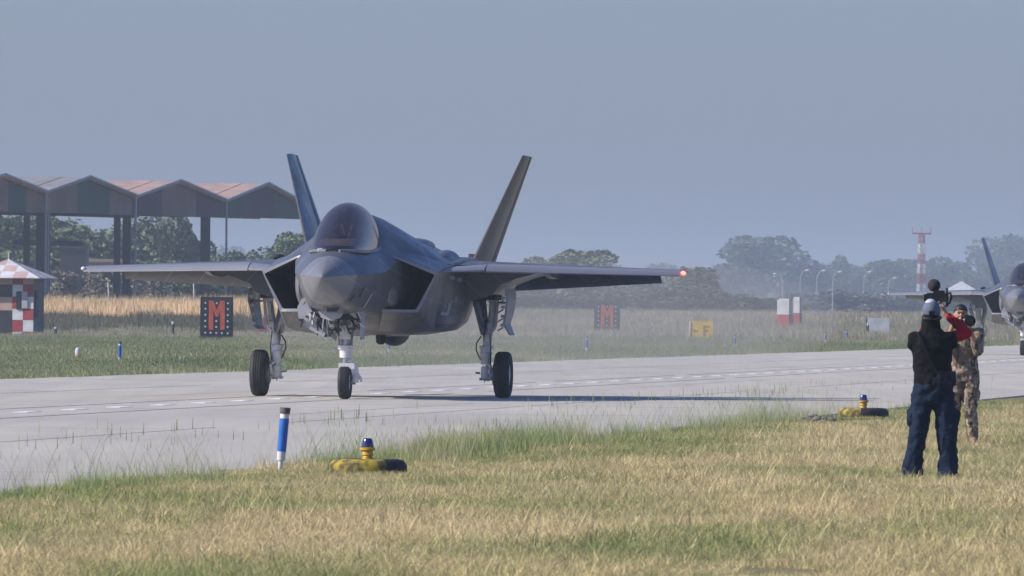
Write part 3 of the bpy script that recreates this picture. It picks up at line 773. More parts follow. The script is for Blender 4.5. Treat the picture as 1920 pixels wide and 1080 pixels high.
# yellow sign
M_yel = mat('yellow_sign_paint', (.95, .62, .02), .55, scale=1.5)
M_mark = mat('faded_black_marking', (.36, .22, .02), .7, scale=2)
p = at(1314, 603); e = empty('taxiway_sign', (p.x, 603, 0), math.radians(-4), 'yellow box sign with dark markings on the far grass verge', 'sign')
mb = MB(); mb.prism([(-.66, .05), (.64, .05), (.62, 1.0), (.56, 1.04), (-.54, 1.04), (-.60, .98)], 0, .30); mb.build('sign_box', M_yel, e, sm=None)
mb = MB(); mb.prism([(-.63, .0), (-.55, .0), (-.52, 1.0), (-.60, 1.0)], -.03, .31); mb.build('edge_trim', M_white, e, sm=None)
mb = MB(); mb.prism([(-.42, .52), (-.32, .63), (-.32, .56), (-.16, .56), (-.16, .48), (-.32, .48), (-.32, .41)], -.012, -.002); mb.build('arrow_mark', M_mark, e, sm=None)
mb = MB()
for q in ([(.12, .28), (.22, .28), (.22, .80), (.12, .80)], [(.22, .71), (.42, .71), (.42, .80), (.22, .80)], [(.22, .50), (.36, .50), (.36, .58), (.22, .58)]): mb.prism(q, -.012, -.002)
mb.build('letter_mark', M_mark, e, sm=None)
for sx in (-.45, .45): MB().box((sx, .15, .02), (.1, .2, .14)).build('foot', M_steel, e, sm=None)
# white board
p = at(1647, 700); e = empty('white_board', (p.x, 700, 0), 0, 'blank white board standing on the grass left of the camera men', 'board')
mb = MB(); mb.box((0, .05, .72), (1.28, .08, .98)); mb.build('panel', M_white, e, sm=None)
for sx in (-.70, .52): MB().box((sx, .12, .55), (.07, .06, 1.25)).build('leg', M_steel, e, sm=None)
# distant small red board
p = at(497, 600); e = empty('red_board', (p.x, 600, 0), 0, 'dull red board glimpsed behind the near fighter left main gear', 'board')
MB().box((0, .04, .62), (.66, .06, .62)).build('panel', mat('dull_red', (.30, .07, .07), .7), e, sm=None); MB().box((0, .1, .25), (.08, .06, .6)).build('leg', M_steel, e, sm=None)

# chequered hut
M_chr = mat('faded_red_square', (.36, .045, .05), .7, scale=2); M_chw = mat('white_square', (.70, .72, .74), .7, scale=2)
M_rfr = mat('faded_pink_square', (.60, .42, .40), .8, scale=2); M_hutg = mat('grey_hut_wall', (.16, .155, .16), .85, scale=2)
M_glass = mat('dark_window_glass', (.02, .025, .03), .15, scale=1, var=0)
hY = 565; s = hY / F
pc = at(42.5, hY)
hut = empty('guard_hut', (pc.x, hY, 0), -.22, 'red and white chequered guard hut with a pyramid roof at the left edge', 'hut')
w = 41 * s   # chequered face
top = 2.92; sq = w / 2; rowh = 22.3 * s
# wall with recessed core
x0 = -w / 2
mb = MB(); mb.box((-.55, 1.05, top / 2), (w + 1.1 - .06, 2.0, top - .02)); core = mb.build('wall', M_hutg, hut, sm=None)
z = top - .02; r_ = 0
rows = [(2.92, 2.56), (2.56, 1.98), (1.98, 1.40), (1.40, .86), (.86, .30), (.30, .0)]
seqL = [M_chr, M_chw, M_chr, M_chw, M_chr, M_chw]; seqR = [M_rfr, M_chr, M_chw, M_chr, M_chw, M_chr]
for i, (za, zb_) in enumerate(rows):
    for j in (0, 1):
        mb = MB(); mb.box((x0 + sq * (j + .5), 0.02, (za + zb_) / 2), (sq - .012, .05, za - zb_ - .012)); mb.build('painted_square', (seqL if j == 0 else seqR)[i], core, sm=None)
# left part beside the squares: upper band, dark window, pale sill, dark lower panel
for (za, zb_, m, nm) in ((2.92, 2.56, M_rfr, 'upper_band'), (2.54, 1.97, M_glass, 'window'), (1.95, 1.32, M_wallb, 'sill_band'), (1.30, .02, M_board, 'lower_panel')):
    MB().box((x0 - .55, .03, (za + zb_) / 2), (1.08, .05, za - zb_)).build(nm, m, hut, sm=None)
MB().box((x0 + .34, -.04, 1.80), (.27, .06, .85)).build('window', M_glass, hut, sm=None)
MB().box((x0 + .62, -.05, 1.82), (.28, .05, .80)).build('notice_board', M_pipe, hut, sm=None)
MB().box((w / 2 + .02, .55, 1.65), (.06, .5, 1.3)).build('door', M_board, hut, sm=None)
# pyramid roof of square sheets
ra = (3 - 42.5) * s; apex = (ra, 1.05, 3.78); ev = 2.88
fr = (82 - 42.5) * s; fl = 2 * ra - fr; ny = -.75; fy = 2.85
def roofface(A_, B_, C_, rows_, cols_, flip):
    A_, B_, C_ = Vector(A_), Vector(B_), Vector(C_)
    for i in range(rows_):
        t0, t1 = i / rows_, (i + 1) / rows_
        for j in range(cols_):
            u0, u1 = j / cols_, (j + 1) / cols_
            def pt(u, t):
                q = A_ + (B_ - A_) * u
                # columns stay upright: squares are cut off by the slanting hip
                lo = A_.lerp(C_, t); hi = B_.lerp(C_, t); 
                k = min(max(u, (lo - A_).dot((B_ - A_)) / (B_ - A_).length_squared), (hi - A_).dot((B_ - A_)) / (B_ - A_).length_squared)
                return A_ + (B_ - A_) * k + (C_ - A_.lerp(B_, .5)) * t
            v = [pt(u0, t0), pt(u1, t0), pt(u1, t1), pt(u0, t1)]
            if (v[0] - v[1]).length < .01 and (v[2] - v[3]).length < .01: continue
            nrm = ((B_ - A_).cross(C_ - A_)).normalized(); 
            if nrm.z < 0: nrm = -nrm
            mb = MB(); mb.add([q for q in v] + [q - nrm * .05 for q in v], [(0, 1, 2, 3), (7, 6, 5, 4), (0, 4, 5, 1), (1, 5, 6, 2), (2, 6, 7, 3), (3, 7, 4, 0)])
            mb.build('roof_square', M_chw if (i + j) % 2 else M_rfr, roofo, sm=None)
roofo = MB().add([(fl + .05, ny + .05, ev - .06), (fr - .05, ny + .05, ev - .06), (fr - .05, fy, ev - .06), (fl + .05, fy, ev - .06), (apex[0], apex[1], apex[2] - .1)], [(0, 1, 4), (1, 2, 4), (2, 3, 4), (3, 0, 4), (3, 2, 1, 0)]).build('roof', M_hutg, hut, sm=None)
roofface((fl, ny, ev), (fr, ny, ev), apex, 3, 6, 0)
roofface((fr, ny, ev), (fr, fy, ev), apex, 3, 5, 0)
MB().tube([(apex[0], apex[1], apex[2] - .05), (apex[0], apex[1], apex[2] + .3)], .03, 6).build('finial', M_white, hut)

# marker posts: white post with blue band and dark cap
M_bluep = mat('blue_band_paint', (.02, .16, .60), .45, scale=3)
M_cap = mat('grey_brown_cap', (.10, .085, .08), .7, scale=8, bump=.2)
def marker_post():
    e = empty('marker_post')
    MB().tube([(0, 0, -.05), (0, 0, .165), (0, 0, .17)], [.020, .024, .04], 12).build('stake', M_white, e)
    MB().lathe([(.042, .17), (.046, .25), (.046, .262)], n=18).build('lower_sleeve', M_white, e)
    MB().lathe([(.048, .262), (.050, .60), (.050, .61)], n=18).build('blue_band', M_bluep, e)
    MB().lathe([(.046, .61), (.046, .66)], n=18).build('white_band', M_white, e)
    MB().lathe([(.053, .66), (.055, .72), (.053, .725)], n=18).build('cap', M_cap, e)
    return e
posts = [(524, 115.2, 1.0, 4.5, 'nearest white and blue marker post, leaning on the near verge'), (224, 312, .9, 1, 'white and blue marker post on the far verge below the chequered hut'), (729, 395, .85, 0, 'marker post seen in the gap under the near fighter belly'),
    (1100, 420, .85, 0, 'faint marker post on the far verge left of the blurred board'), (1378, 480, .8, 0, 'small marker post on the far verge right of the yellow sign'), (1548, 560, .8, 0, 'small dark marker post left of the blue one beyond the taxiway'), (1588, 610, .85, 0, 'small marker post left of the white board')]
e0 = None
for (px, Y, sc, tilt, lab) in posts:
    e = marker_post() if e0 is None else copy_tree(e0)
    if e0 is None: e0 = e
    p = at(px, Y); e.location = (p.x, p.y, -.04 if Y < 150 else 0); e.scale = (sc,) * 3; e.rotation_euler = (0, math.radians(tilt), 0); tag(e, lab, 'marker post', 'white and blue marker posts')
e0.scale = (.93, .93, .93)
# dark low posts on the far side
e0 = None
for (px, Y, h, lab) in ((324, 570, .85, 'low dark post with a white top left of the black M board'), (104, 560, .55, 'low dark post beside the chequered hut'), (1627, 690, .9, 'thin dark post just left of the white board')):
    e = empty('post') if e0 is None else copy_tree(e0)
    if e0 is None:
        e0 = e; MB().tube([(0, 0, -.05), (0, 0, .72)], .07, 8).build('shaft', M_steel, e); MB().tube([(0, 0, .72), (0, 0, .85)], .06, 8).build('white_top', M_white, e)
    p = at(px, Y); e.location = (p.x, p.y, 0); e.scale = (1, 1, h / .85); tag(e, lab, 'post', 'low dark posts')
# slim white poles behind
for (px, Y, y0, y1, box, lab) in ((205, 700, 530, 562, 1, 'slim white pole with a box at its foot, under the left wing'), (365, 720, 528, 566, 0, 'thin white post left of and behind the black M board'), (381, 820, 488, 570, 2, 'slim pole with a small white lamp head above the left wing')):
    p = at(px, Y); z0 = gz(p.x, Y); zt = zat(px, y0, Y)
    e = empty('white_pole', (p.x, Y, z0), 0, lab, 'pole', 'slim white poles in the dry grass')
    MB().tube([(0, 0, -.05), (-.05, 0, (zt - z0) * .5), (-.1, 0, zt - z0)], [.05, .045, .04], 7).build('shaft', M_white, e)
    if box == 1: MB().box((.02, -.05, .42), (.30, .25, .35)).build('box', M_white, e, sm=None)
    if box == 2: MB().box((.0, 0, zt - z0), (.5, .2, .1)).build('lamp_head', M_white, e, sm=None)
# small edge light on far verge
p = at(146, 330); e = empty('edge_light', (p.x, 330, 0), 0, 'small pale and yellow edge light on the far verge at left', 'light')
MB().lathe([(.05, -.05), (.05, .16), (.09, .17), (.09, .22)], n=12).build('base', mat('yellow_metal', (.70, .42, .03), .5), e); MB().lathe([(.07, .22), (.085, .3), (.06, .4), (.02, .42)], n=12).build('lens', M_refl, e)

# ------------------------------------------------------------------ tyre-mounted taxiway lights
M_tyre = mat('worn_black_tyre', (.022, .023, .027), .75, scale=9, bump=.3)
M_tyY = mat('scuffed_yellow_paint', (.38, .29, .03), .85, scale=9, col2=(.09, .075, .03), thr=(.4, .55))
M_ylamp = mat('yellow_lamp_base', (.72, .42, .02), .45, scale=3)
M_navy = bpy.data.materials.new('navy_lamp_glass'); M_navy.use_nodes = True
_b = M_navy.node_tree.nodes['Principled BSDF']; _b.inputs['Base Color'].default_value = (.02, .018, .12, 1); _b.inputs['Roughness'].default_value = .12; _b.inputs['Coat Weight'].default_value = .6
def torus_arc(mb, R, rx, rz, a0, a1, zc, n=18, m=14, gro=0.0, squ=2.6):
    vs = []; fs = []
    for i in range(n + 1):
        a = a0 + (a1 - a0) * i / n
        for k in range(m):
            b = 2 * math.pi * k / m; cb, sb = math.cos(b), math.sin(b)
            q = (abs(cb) ** squ + abs(sb) ** squ) ** (-1 / squ)
            d = R + rx * cb * q; g = 1 + gro * (((i % 2) * 2 - 1) if cb > .6 else 0)
            vs.append((d * g * math.cos(a), d * g * math.sin(a), zc + rz * sb * q))
    for i in range(n):
        for k in range(m): fs.append((i * m + k, i * m + (k + 1) % m, (i + 1) * m + (k + 1) % m, (i + 1) * m + k))
    fs.append(tuple(range(m))[::-1]); fs.append(tuple(range(n * m, n * m + m)))
    mb.add(vs, fs)
def tyre_light(segs, px, Y, rz, label, wdt=.77, tz=-.045):
    p = at(px, Y); R = wdt / 2 - .11
    t = empty('painted_tyre', (p.x, p.y, tz), rz, label[0], 'tyre', 'tyres laid flat around the taxiway lights')
    for (a0, a1, yel) in segs:
        mb = MB(); torus_arc(mb, R, .11, .095, math.radians(a0) + .004, math.radians(a1) - .004, .10, n=max(6, int((a1 - a0) / 7)), gro=.004)
        mb.build('yellow_segment' if yel else 'black_segment', M_tyY if yel else M_tyre, t)
    l = empty('taxiway_light', (p.x, p.y, 0), 0, label[1], 'lamp', 'blue taxiway edge lights standing in tyres')
    MB().lathe([(.03, -.02), (.03, .14), (.05, .15), (.055, .165)], n=18).build('stem', M_ylamp, l)
    MB().lathe([(.055, .15), (.045, .175), (.058, .19), (.052, .215), (.052, .225), (.075, .235), (.076, .255), (.06, .26)], n=24).build('base', M_ylamp, l, sm=30)
    MB().lathe([(.060, .26), (.062, .268), (.055, .30), (.046, .335), (.040, .345), (.020, .350)], n=24).build('dome', M_navy, l, sm=50)
    return t, l
tyre_light([(150, 192, 0), (192, 300, 1), (300, 380, 0), (380, 420, 1), (420, 510, 0)], 689, 114.3, 0, ('tyre painted yellow on its left and black on its right, beside the leaning marker post', 'blue domed lamp on a yellow base, the nearer of the two'))
tyre_light([(165, 262, 1), (262, 285, 0), (285, 330, 0), (330, 400, 0), (400, 525, 1)], 1619, 179, 0, ('farther tyre, olive yellow left half and black right half, on the grass edge', 'blue domed lamp in the farther tyre left of the camera men'))
# small mound of rubble
rr = random.Random(3); M_dirt = mat('grey_rubble', (.26, .22, .20), .95, scale=8)
pm = at(1528, 172); e = empty('rubble_heap', (pm.x, pm.y, 0), 0, 'small grey heap of rubble in the grass left of the farther tyre', 'rubble')
for k in range(26):
    a = rr.uniform(0, 6.28); d = .28 * rr.random() ** .5; s_ = rr.uniform(.02, .05)
    mb = MB(); mb.ball((0, 0, 0), (s_ * rr.uniform(.8, 1.4), s_, s_ * .7), 6, 4)
    mb.v = [tuple(c * rr.uniform(.85, 1.15) for c in v) for v in mb.v]
    o = mb.build('stone', M_dirt, e, sm=None, loc=(d * math.cos(a), d * math.sin(a) * .8, .09 * (1 - d / .3) + .015))

# ------------------------------------------------------------------ stealth fighter
AM = 9.5     # main wheels are 9.5 m behind the nose tip
M_ram = mat('dark_grey_aircraft_paint', (.100, .104, .113), .36, var=.05, scale=1.6, spec=.45, detail=6)
M_ram2 = mat('sun_lightened_radome_paint', (.185, .19, .205), .33, var=.04, scale=2.0, spec=.6)  # radome's own lighter tone, plus sunlit nose brightness put into the colour
M_edge = mat('lighter_grey_edge_tape', (.23, .24, .262), .42, var=.04, scale=2.0, spec=.6)
def add_seams(m, k=1.7):
    nt = m.node_tree; n = nt.nodes; l = nt.links; b = n['Principled BSDF']; src = b.inputs['Base Color'].links[0].from_socket
    tc = n.new('ShaderNodeTexCoord'); sx = n.new('ShaderNodeSeparateXYZ'); l.new(tc.outputs['Object'], sx.inputs[0])
    ax = n.new('ShaderNodeMath'); ax.operation = 'ABSOLUTE'; l.new(sx.outputs[0], ax.inputs[0])
    ad = n.new('ShaderNodeMath'); ad.operation = 'ADD'; l.new(ax.outputs[0], ad.inputs[0]); l.new(sx.outputs[2], ad.inputs[1])
    zz = n.new('ShaderNodeMath'); zz.operation = 'PINGPONG'; zz.inputs[1].default_value = .22; l.new(ad.outputs[0], zz.inputs[0])
    yy = n.new('ShaderNodeMath'); yy.operation = 'MULTIPLY_ADD'; yy.inputs[1].default_value = .8; l.new(zz.outputs[0], yy.inputs[0]); l.new(sx.outputs[1], yy.inputs[2])
    cx = n.new('ShaderNodeCombineXYZ'); l.new(yy.outputs[0], cx.inputs[0]); l.new(ad.outputs[0], cx.inputs[1])
    br = n.new('ShaderNodeTexBrick'); br.inputs['Scale'].default_value = 1.0; br.inputs['Mortar Size'].default_value = .014; br.inputs['Mortar Smooth'].default_value = .3
    br.inputs['Brick Width'].default_value = 1.7; br.inputs['Row Height'].default_value = .62
    br.inputs['Color1'].default_value = (1.0, 1.0, 1.0, 1); br.inputs['Color2'].default_value = (.90, .91, .93, 1); br.inputs['Mortar'].default_value = (k, k, k, 1)
    l.new(cx.outputs[0], br.inputs['Vector'])
    mx = n.new('ShaderNodeMix'); mx.data_type = 'RGBA'; mx.blend_type = 'MULTIPLY'; mx.inputs[0].default_value = 1; l.new(src, mx.inputs[6]); l.new(br.outputs['Color'], mx.inputs[7]); l.new(mx.outputs[2], b.inputs['Base Color'])
    # patchy sheen
    nz = n.new('ShaderNodeTexNoise'); nz.inputs['Scale'].default_value = 2.2; nz.inputs['Detail'].default_value = 5; l.new(tc.outputs['Object'], nz.inputs['Vector'])
    mr = n.new('ShaderNodeMapRange'); mr.inputs[1].default_value = .3; mr.inputs[2].default_value = .7; mr.inputs[3].default_value = .28; mr.inputs[4].default_value = .46; l.new(nz.outputs['Fac'], mr.inputs[0]); l.new(mr.outputs[0], b.inputs['Roughness'])
add_seams(M_ram); add_seams(M_ram2, 1.3)
M_inlet = mat('black_and_recess_shade', (.018, .019, .022), .8, var=.05)  # near black parts, with shade painted into the intake, cockpit and wheel bays
M_fin = mat('sunlit_brown_grey_fin', (.10, .092, .086), .45, var=.06, scale=2, spec=.5)  # port fin only: brownish tone of its sunlit side put into the colour
M_gear = mat('white_gear_enamel', (.78, .78, .79), .4, var=.08, scale=12, spec=.5)
M_gearg = mat('grey_gear_metal', (.33, .33, .34), .4, var=.15, scale=14, metal=.4)
M_door = mat('gear_door_inner_grey', (.42, .43, .47), .5, var=.06, scale=5)
M_chrome = mat('oleo_chrome', (.55, .56, .58), .18, var=0, metal=1)
M_hose = mat('black_hose', (.02, .02, .022), .5, var=0)
M_tyrej = mat('fighter_tyre_rubber', (.030, .031, .036), .75, var=.15, scale=10, bump=.1)
M_noz = mat('burnt_nozzle_metal', (.08, .075, .07), .45, metal=.6)
M_mark2 = mat('pale_stencil', (.34, .34, .37), .6, var=0)
M_sticker = mat('dark_stencil', (.03, .032, .036), .6, var=0)
M_can = bpy.data.materials.new('smoky_gold_canopy'); M_can.use_nodes = True
def _canopy():
    nt = M_can.node_tree; n = nt.nodes; l = nt.links; out = n['Material Output']; n.remove(n['Principled BSDF'])
    tr = n.new('ShaderNodeBsdfTransparent'); tr.inputs[0].default_value = (.44, .35, .31, 1)
    gl = n.new('ShaderNodeBsdfGlossy'); gl.inputs['Roughness'].default_value = .04; gl.inputs['Color'].default_value = (.90, .66, .52, 1)
    fr = n.new('ShaderNodeLayerWeight'); fr.inputs['Blend'].default_value = .42
    mr = n.new('ShaderNodeMapRange'); mr.inputs[3].default_value = .045; mr.inputs[4].default_value = .80
    l.new(fr.outputs['Facing'], mr.inputs[0])
    mx = n.new('ShaderNodeMixShader'); l.new(mr.outputs[0], mx.inputs[0]); l.new(tr.outputs[0], mx.inputs[1]); l.new(gl.outputs[0], mx.inputs[2]); l.new(mx.outputs[0], out.inputs[0])
_canopy()

def cr(p0, p1, p2, p3, t):
    return .5 * ((2 * p1) + (-p0 + p2) * t + (2 * p0 - 5 * p1 + 4 * p2 - p3) * t * t + (-p0 + 3 * p1 - 3 * p2 + p3) * t ** 3)
def spl(pts, k):
    out = []
    for i in range(len(pts) - 1):
        a = pts[max(i - 1, 0)]; b = pts[i]; c = pts[i + 1]; d = pts[min(i + 2, len(pts) - 1)]
        for j in range(k): out.append(cr(a, b, c, d, j / k))
    out.append(pts[-1]); return out
def body_loft(mb, st, k_long=6, k_sec=3, chine=3, cap0=True, cap1=True, a_from=None, a_to=None):
    """st: list of (aft, [(x,z) x n]) half sections, top centre to bottom centre"""
    npt = len(st[0][1])
    cols = [[Vector((s[1][j][0], s[0] - AM, s[1][j][1])) for s in st] for j in range(npt)]
    cols = [spl(c, k_long) for c in cols]
    rings = []
    for i in range(len(cols[0])):
        pts = [cols[j][i] for j in range(npt)]
        if a_from is not None and pts[0].y + AM < a_from - 1e-4: continue
        if a_to is not None and pts[0].y + AM > a_to + 1e-4: continue
        for p in pts: p.x = max(0, p.x)
        h = spl(pts[:chine + 1], k_sec)[:-1] + spl(pts[chine:], k_sec)
        h[0].x = 0; h[-1].x = 0
        ring = h + [Vector((-p.x, p.y, p.z)) for p in h[-2:0:-1]]
        rings.append(ring)
    n = len(rings[0]); vs = [p for r_ in rings for p in r_]; fs = []
    for i in range(len(rings) - 1):
        for k in range(n): fs.append((i * n + k, i * n + (k + 1) % n, (i + 1) * n + (k + 1) % n, (i + 1) * n + k))
    if cap0: fs.append(tuple(range(n)))
    if cap1: fs.append(tuple(range((len(rings) - 1) * n, len(rings) * n)))
    mb.add(vs, fs)

# half sections: top, upper, shoulder, CHINE, side, lower corner, bottom
ST = [
 (0.95, [(0, 2.125), (.004, 2.124), (.008, 2.122), (.012, 2.12), (.008, 2.115), (.004, 2.112), (0, 2.11)]),
 (1.10, [(0, 2.215), (.05, 2.20), (.095, 2.165), (.135, 2.12), (.105, 2.05), (.06, 2.00), (0, 1.985)]),
 (1.45, [(0, 2.36), (.11, 2.335), (.22, 2.26), (.31, 2.14), (.245, 1.96), (.15, 1.84), (0, 1.80)]),
 (1.91, [(0, 2.48), (.17, 2.45), (.35, 2.33), (.50, 2.155), (.40, 1.88), (.25, 1.69), (0, 1.635)]),
 (2.60, [(0, 2.585), (.24, 2.56), (.48, 2.42), (.67, 2.18), (.54, 1.86), (.36, 1.62), (0, 1.53)]),
 (3.50, [(0, 2.66), (.32, 2.64), (.60, 2.49), (.79, 2.22), (.66, 1.86), (.47, 1.58), (0, 1.48)]),
 (4.40, [(0, 2.72), (.38, 2.71), (.66, 2.60), (.90, 2.42), (.84, 1.92), (.60, 1.54), (0, 1.42)]),
 (5.20, [(0, 3.20), (.30, 3.14), (.62, 2.85), (.98, 2.46), (.94, 1.85), (.66, 1.45), (0, 1.36)]),
 (5.70, [(0, 3.26), (.33, 3.19), (.72, 2.86), (1.10, 2.50), (1.00, 1.80), (.72, 1.34), (0, 1.26)]),
 (6.50, [(0, 3.24), (.36, 3.16), (.86, 2.80), (1.50, 2.38), (1.44, 1.70), (1.16, 1.20), (0, 1.13)]),
 (7.60, [(0, 3.16), (.38, 3.08), (.90, 2.77), (1.60, 2.36), (1.58, 1.72), (1.30, 1.18), (0, 1.11)]),
 (9.00, [(0, 3.04), (.40, 2.96), (.92, 2.70), (1.66, 2.34), (1.62, 1.74), (1.36, 1.20), (0, 1.10)]),
 (10.8, [(0, 2.92), (.42, 2.85), (.92, 2.62), (1.64, 2.30), (1.52, 1.72), (1.22, 1.24), (0, 1.12)]),
 (12.6, [(0, 2.82), (.42, 2.76), (.86, 2.55), (1.48, 2.24), (1.18, 1.78), (.85, 1.38), (0, 1.24)]),
 (14.2, [(0, 2.62), (.30, 2.58), (.52, 2.42), (.72, 2.08), (.60, 1.78), (.36, 1.50), (0, 1.40)]),
]
def afo(mb, le0, te0, t0, le1, te1, t1, tdir=(0, 0, 1), n=7, blunt=.12):
    """lifting surface between two chords; thickness along tdir"""
    td = Vector(tdir).normalized(); vs = []
    prof = []
    for i in range(n + 1):
        x = i / n; prof.append((x, max(0, math.sin(math.pi * x ** .75)) ** .8 if 0 < x < 1 else blunt * .35))
    for (le, te, t) in ((le0, te0, t0), (le1, te1, t1)):
        le, te = Vector(le), Vector(te)
        up = [le.lerp(te, x) + td * (t / 2 * h) for x, h in prof]; lo = [le.lerp(te, x) - td * (t / 2 * h) for x, h in prof]
        vs += up + lo[::-1]
    m = 2 * (n + 1)
    fs = [(k, (k + 1) % m, (k + 1) % m + m, k + m) for k in range(m)] + [tuple(range(m)), tuple(range(m, 2 * m))]
    mb.add(vs, fs)
def A_(x, a, z): return (x, a - AM, z)

def make_jet():
    J = empty('fighter_jet')
    mb = MB(); body_loft(mb, ST, a_from=1.91, cap0=True); fus = mb.build('fuselage', M_ram, J, sm=28)
    mb = MB(); body_loft(mb, ST, a_to=1.91); rad = mb.build('radome', M_ram2, J, sm=40)
    bm = bmesh.new(); bm.from_mesh(fus.data); bvh = BVHTree.FromBMesh(bm); bm.free()
    # radome joint ring
    # intake trunks ------------------------------------------------
    for s in (1, -1):
        def ring(c, sub=5, rad_=.10):
            pts = []; c = [Vector(A_(x * s, a, z)) for (x, a, z) in c]; n = len(c)
            for i in range(n):
                p, q, r0 = c[i], c[(i + 1) % n], c[i - 1]
                e1 = (q - p).normalized(); e0 = (r0 - p).normalized()
                for t in (0, .5, 1):
                    a = p + e0 * rad_; b = p + e1 * rad_; pts.append((1 - t) ** 2 * a + 2 * t * (1 - t) * p + t * t * b)
            return pts
        lipo = [(1.55, 4.80, 2.225), (.80, 4.35, 2.51), (.60, 4.45, 1.52), (1.22, 4.80, 1.515)]
        def inset(c, d):
            cx = sum(p[0] for p in c) / 4; cz = sum(p[2] for p in c) / 4
            return [(p[0] + (d if p[0] < cx else -d), p[1], p[2] + (d if p[2] < cz else -d)) for p in c]
        mids = [(1.57, 6.0, 2.34), (.70, 5.6, 2.70), (.40, 5.6, 1.17), (1.26, 5.9, 1.22)]
        ends = [(1.62, 7.6, 2.36), (.60, 7.4, 2.74), (.35, 7.4, 1.12), (1.32, 7.6, 1.17)]
        R = [ring(lipo, rad_=.04), ring([(a + .005, b + .06, c) for a, b, c in lipo], rad_=.07), ring(mids), ring(ends)]
        mb = MB(); n = len(R[0]); vs = [p for q in R for p in q]
        mb.add(vs, [(i * n + k, i * n + (k + 1) % n, (i + 1) * n + (k + 1) % n, (i + 1) * n + k) for i in range(len(R) - 1) for k in range(n)])
        tr = mb.build('intake_trunk', M_ram, J, sm=32)
        # lip rim
        i0, i1 = ring(lipo, rad_=.04), ring(inset(lipo, .05), rad_=.03)
        mb = MB(); mb.add(i0 + i1, [(k, (k + 1) % n, (k + 1) % n + n, k + n) for k in range(n)]); mb.build('intake_lip', M_edge, tr, sm=30)
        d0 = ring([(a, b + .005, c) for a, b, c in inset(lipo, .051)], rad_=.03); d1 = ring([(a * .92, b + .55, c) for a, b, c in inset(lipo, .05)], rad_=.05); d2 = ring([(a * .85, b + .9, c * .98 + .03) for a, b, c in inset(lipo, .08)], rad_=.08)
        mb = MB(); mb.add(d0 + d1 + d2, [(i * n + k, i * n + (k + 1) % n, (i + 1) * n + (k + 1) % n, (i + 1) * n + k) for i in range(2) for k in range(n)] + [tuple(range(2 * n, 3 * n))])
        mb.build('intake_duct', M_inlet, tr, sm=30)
        # splitterless bump beside the duct
        mb = MB(); mb.ball(A_(s * (.80 if s < 0 else .74), 5.05, 2.02), (.14, 1.0, .46), 24, 16); mb.build('intake_bump', M_ram2, J, sm=60)
        # wing -----------------------------------------------------
        r0, t0 = 1.5, 5.36
        z0, z1 = 2.36, 2.275
        le_r, le_t = 6.75, 9.5; te_r, te_t = 11.9, 11.15
        mb = MB(); afo(mb, A_(s * r0, le_r + .45, z0), A_(s * r0, te_r - .75, z0 - .02), .20, A_(s * t0, le_t + .22, z1), A_(s * t0, te_t - .35, z1), .07)
        wing = mb.build('wing', M_ram, J, sm=40)
        rr0 = 2.12
        k = (rr0 - r0) / (t0 - r0)
        mb = MB(); afo(mb, A_(s * rr0, le_r + (le_t - le_r) * k, z0 - .115), A_(s * rr0, le_r + (le_t - le_r) * k + .52, z0 + .02), .09, A_(s * (t0 + .03), le_t, z1 - .075), A_(s * (t0 + .03), le_t + .30, z1 + .02), .05, blunt=.6)
        mb.build('leading_edge_flap', M_edge, wing, sm=50)
        mb = MB(); afo(mb, A_(s * 1.40, 5.35, z0 - .13), A_(s * 1.40, 8.0, z0 - .02), .05, A_(s * (rr0 - .02), le_r + (le_t - le_r) * k - .02, z0 - .10), A_(s * (rr0 - .02), le_r + (le_t - le_r) * k + .9, z0 + .0), .13, blunt=.6)
        mb.build('wing_root_strake', M_edge, wing, sm=50)
        # flaperon drooped
        a0, a1 = 1.85, 4.86; ka, kb = (a0 - r0) / (t0 - r0), (a1 - r0) / (t0 - r0)
        te = lambda q: te_r + (te_t - te_r) * q
        mb = MB(); afo(mb, A_(s * a0, te(ka) - .80, z0 - .06), A_(s * a0, te(ka) - .06, z0 - .46), .13, A_(s * a1, te(kb) - .42, z1 - .03), A_(s * a1, te(kb) - .03, z1 - .20), .05)
        mb.build('flaperon', M_ram, wing, sm=40)
        mb = MB(); afo(mb, A_(s * 3.0, 8.6, z0 - .14), A_(s * 3.0, 11.1, z0 - .20), .12, A_(s * 3.1, 8.7, z0 - .14), A_(s * 3.1, 11.0, z0 - .20), .10); mb.build('flap_hinge_fairing', M_ram, wing, sm=40)
        # tip light
        lm = M_redl if s > 0 else M_whl
        mb = MB(); mb.ball(A_(s * (t0 + .04), le_t + .07, z1 - .02), (.045, .06, .035), 10, 7); mb.build('navigation_light', lm, wing, sm=60)
        # fins -----------------------------------------------------
        td = Vector((math.cos(math.radians(19)) * s, 0, -math.sin(math.radians(19))))
        mb = MB(); afo(mb, A_(s * 1.46, 10.9, 2.38), A_(s * 1.46, 13.6, 2.36), .22, A_(s * 2.155, 12.75, 4.37), A_(s * 2.155, 14.0, 4.37), .085, tdir=td, blunt=.3)
        fin = mb.build('tail_fin', M_fin if s > 0 else M_ram, J, sm=40)
        mb = MB(); afo(mb, A_(s * 1.47, 13.62, 2.42), A_(s * 1.47, 14.35, 2.40), .10, A_(s * 2.155, 14.02, 4.365), A_(s * 2.155, 14.3, 4.365), .04, tdir=td); mb.build('rudder', M_fin if s > 0 else M_ram, fin, sm=40)
        mb = MB(); afo(mb, A_(s * 1.05, 12.9, 2.20), A_(s * 1.05, 15.2, 2.18), .14, A_(s * 3.35, 14.35, 2.12), A_(s * 3.35, 15.6, 2.12), .04); mb.build('stabilator', M_ram, J, sm=40)
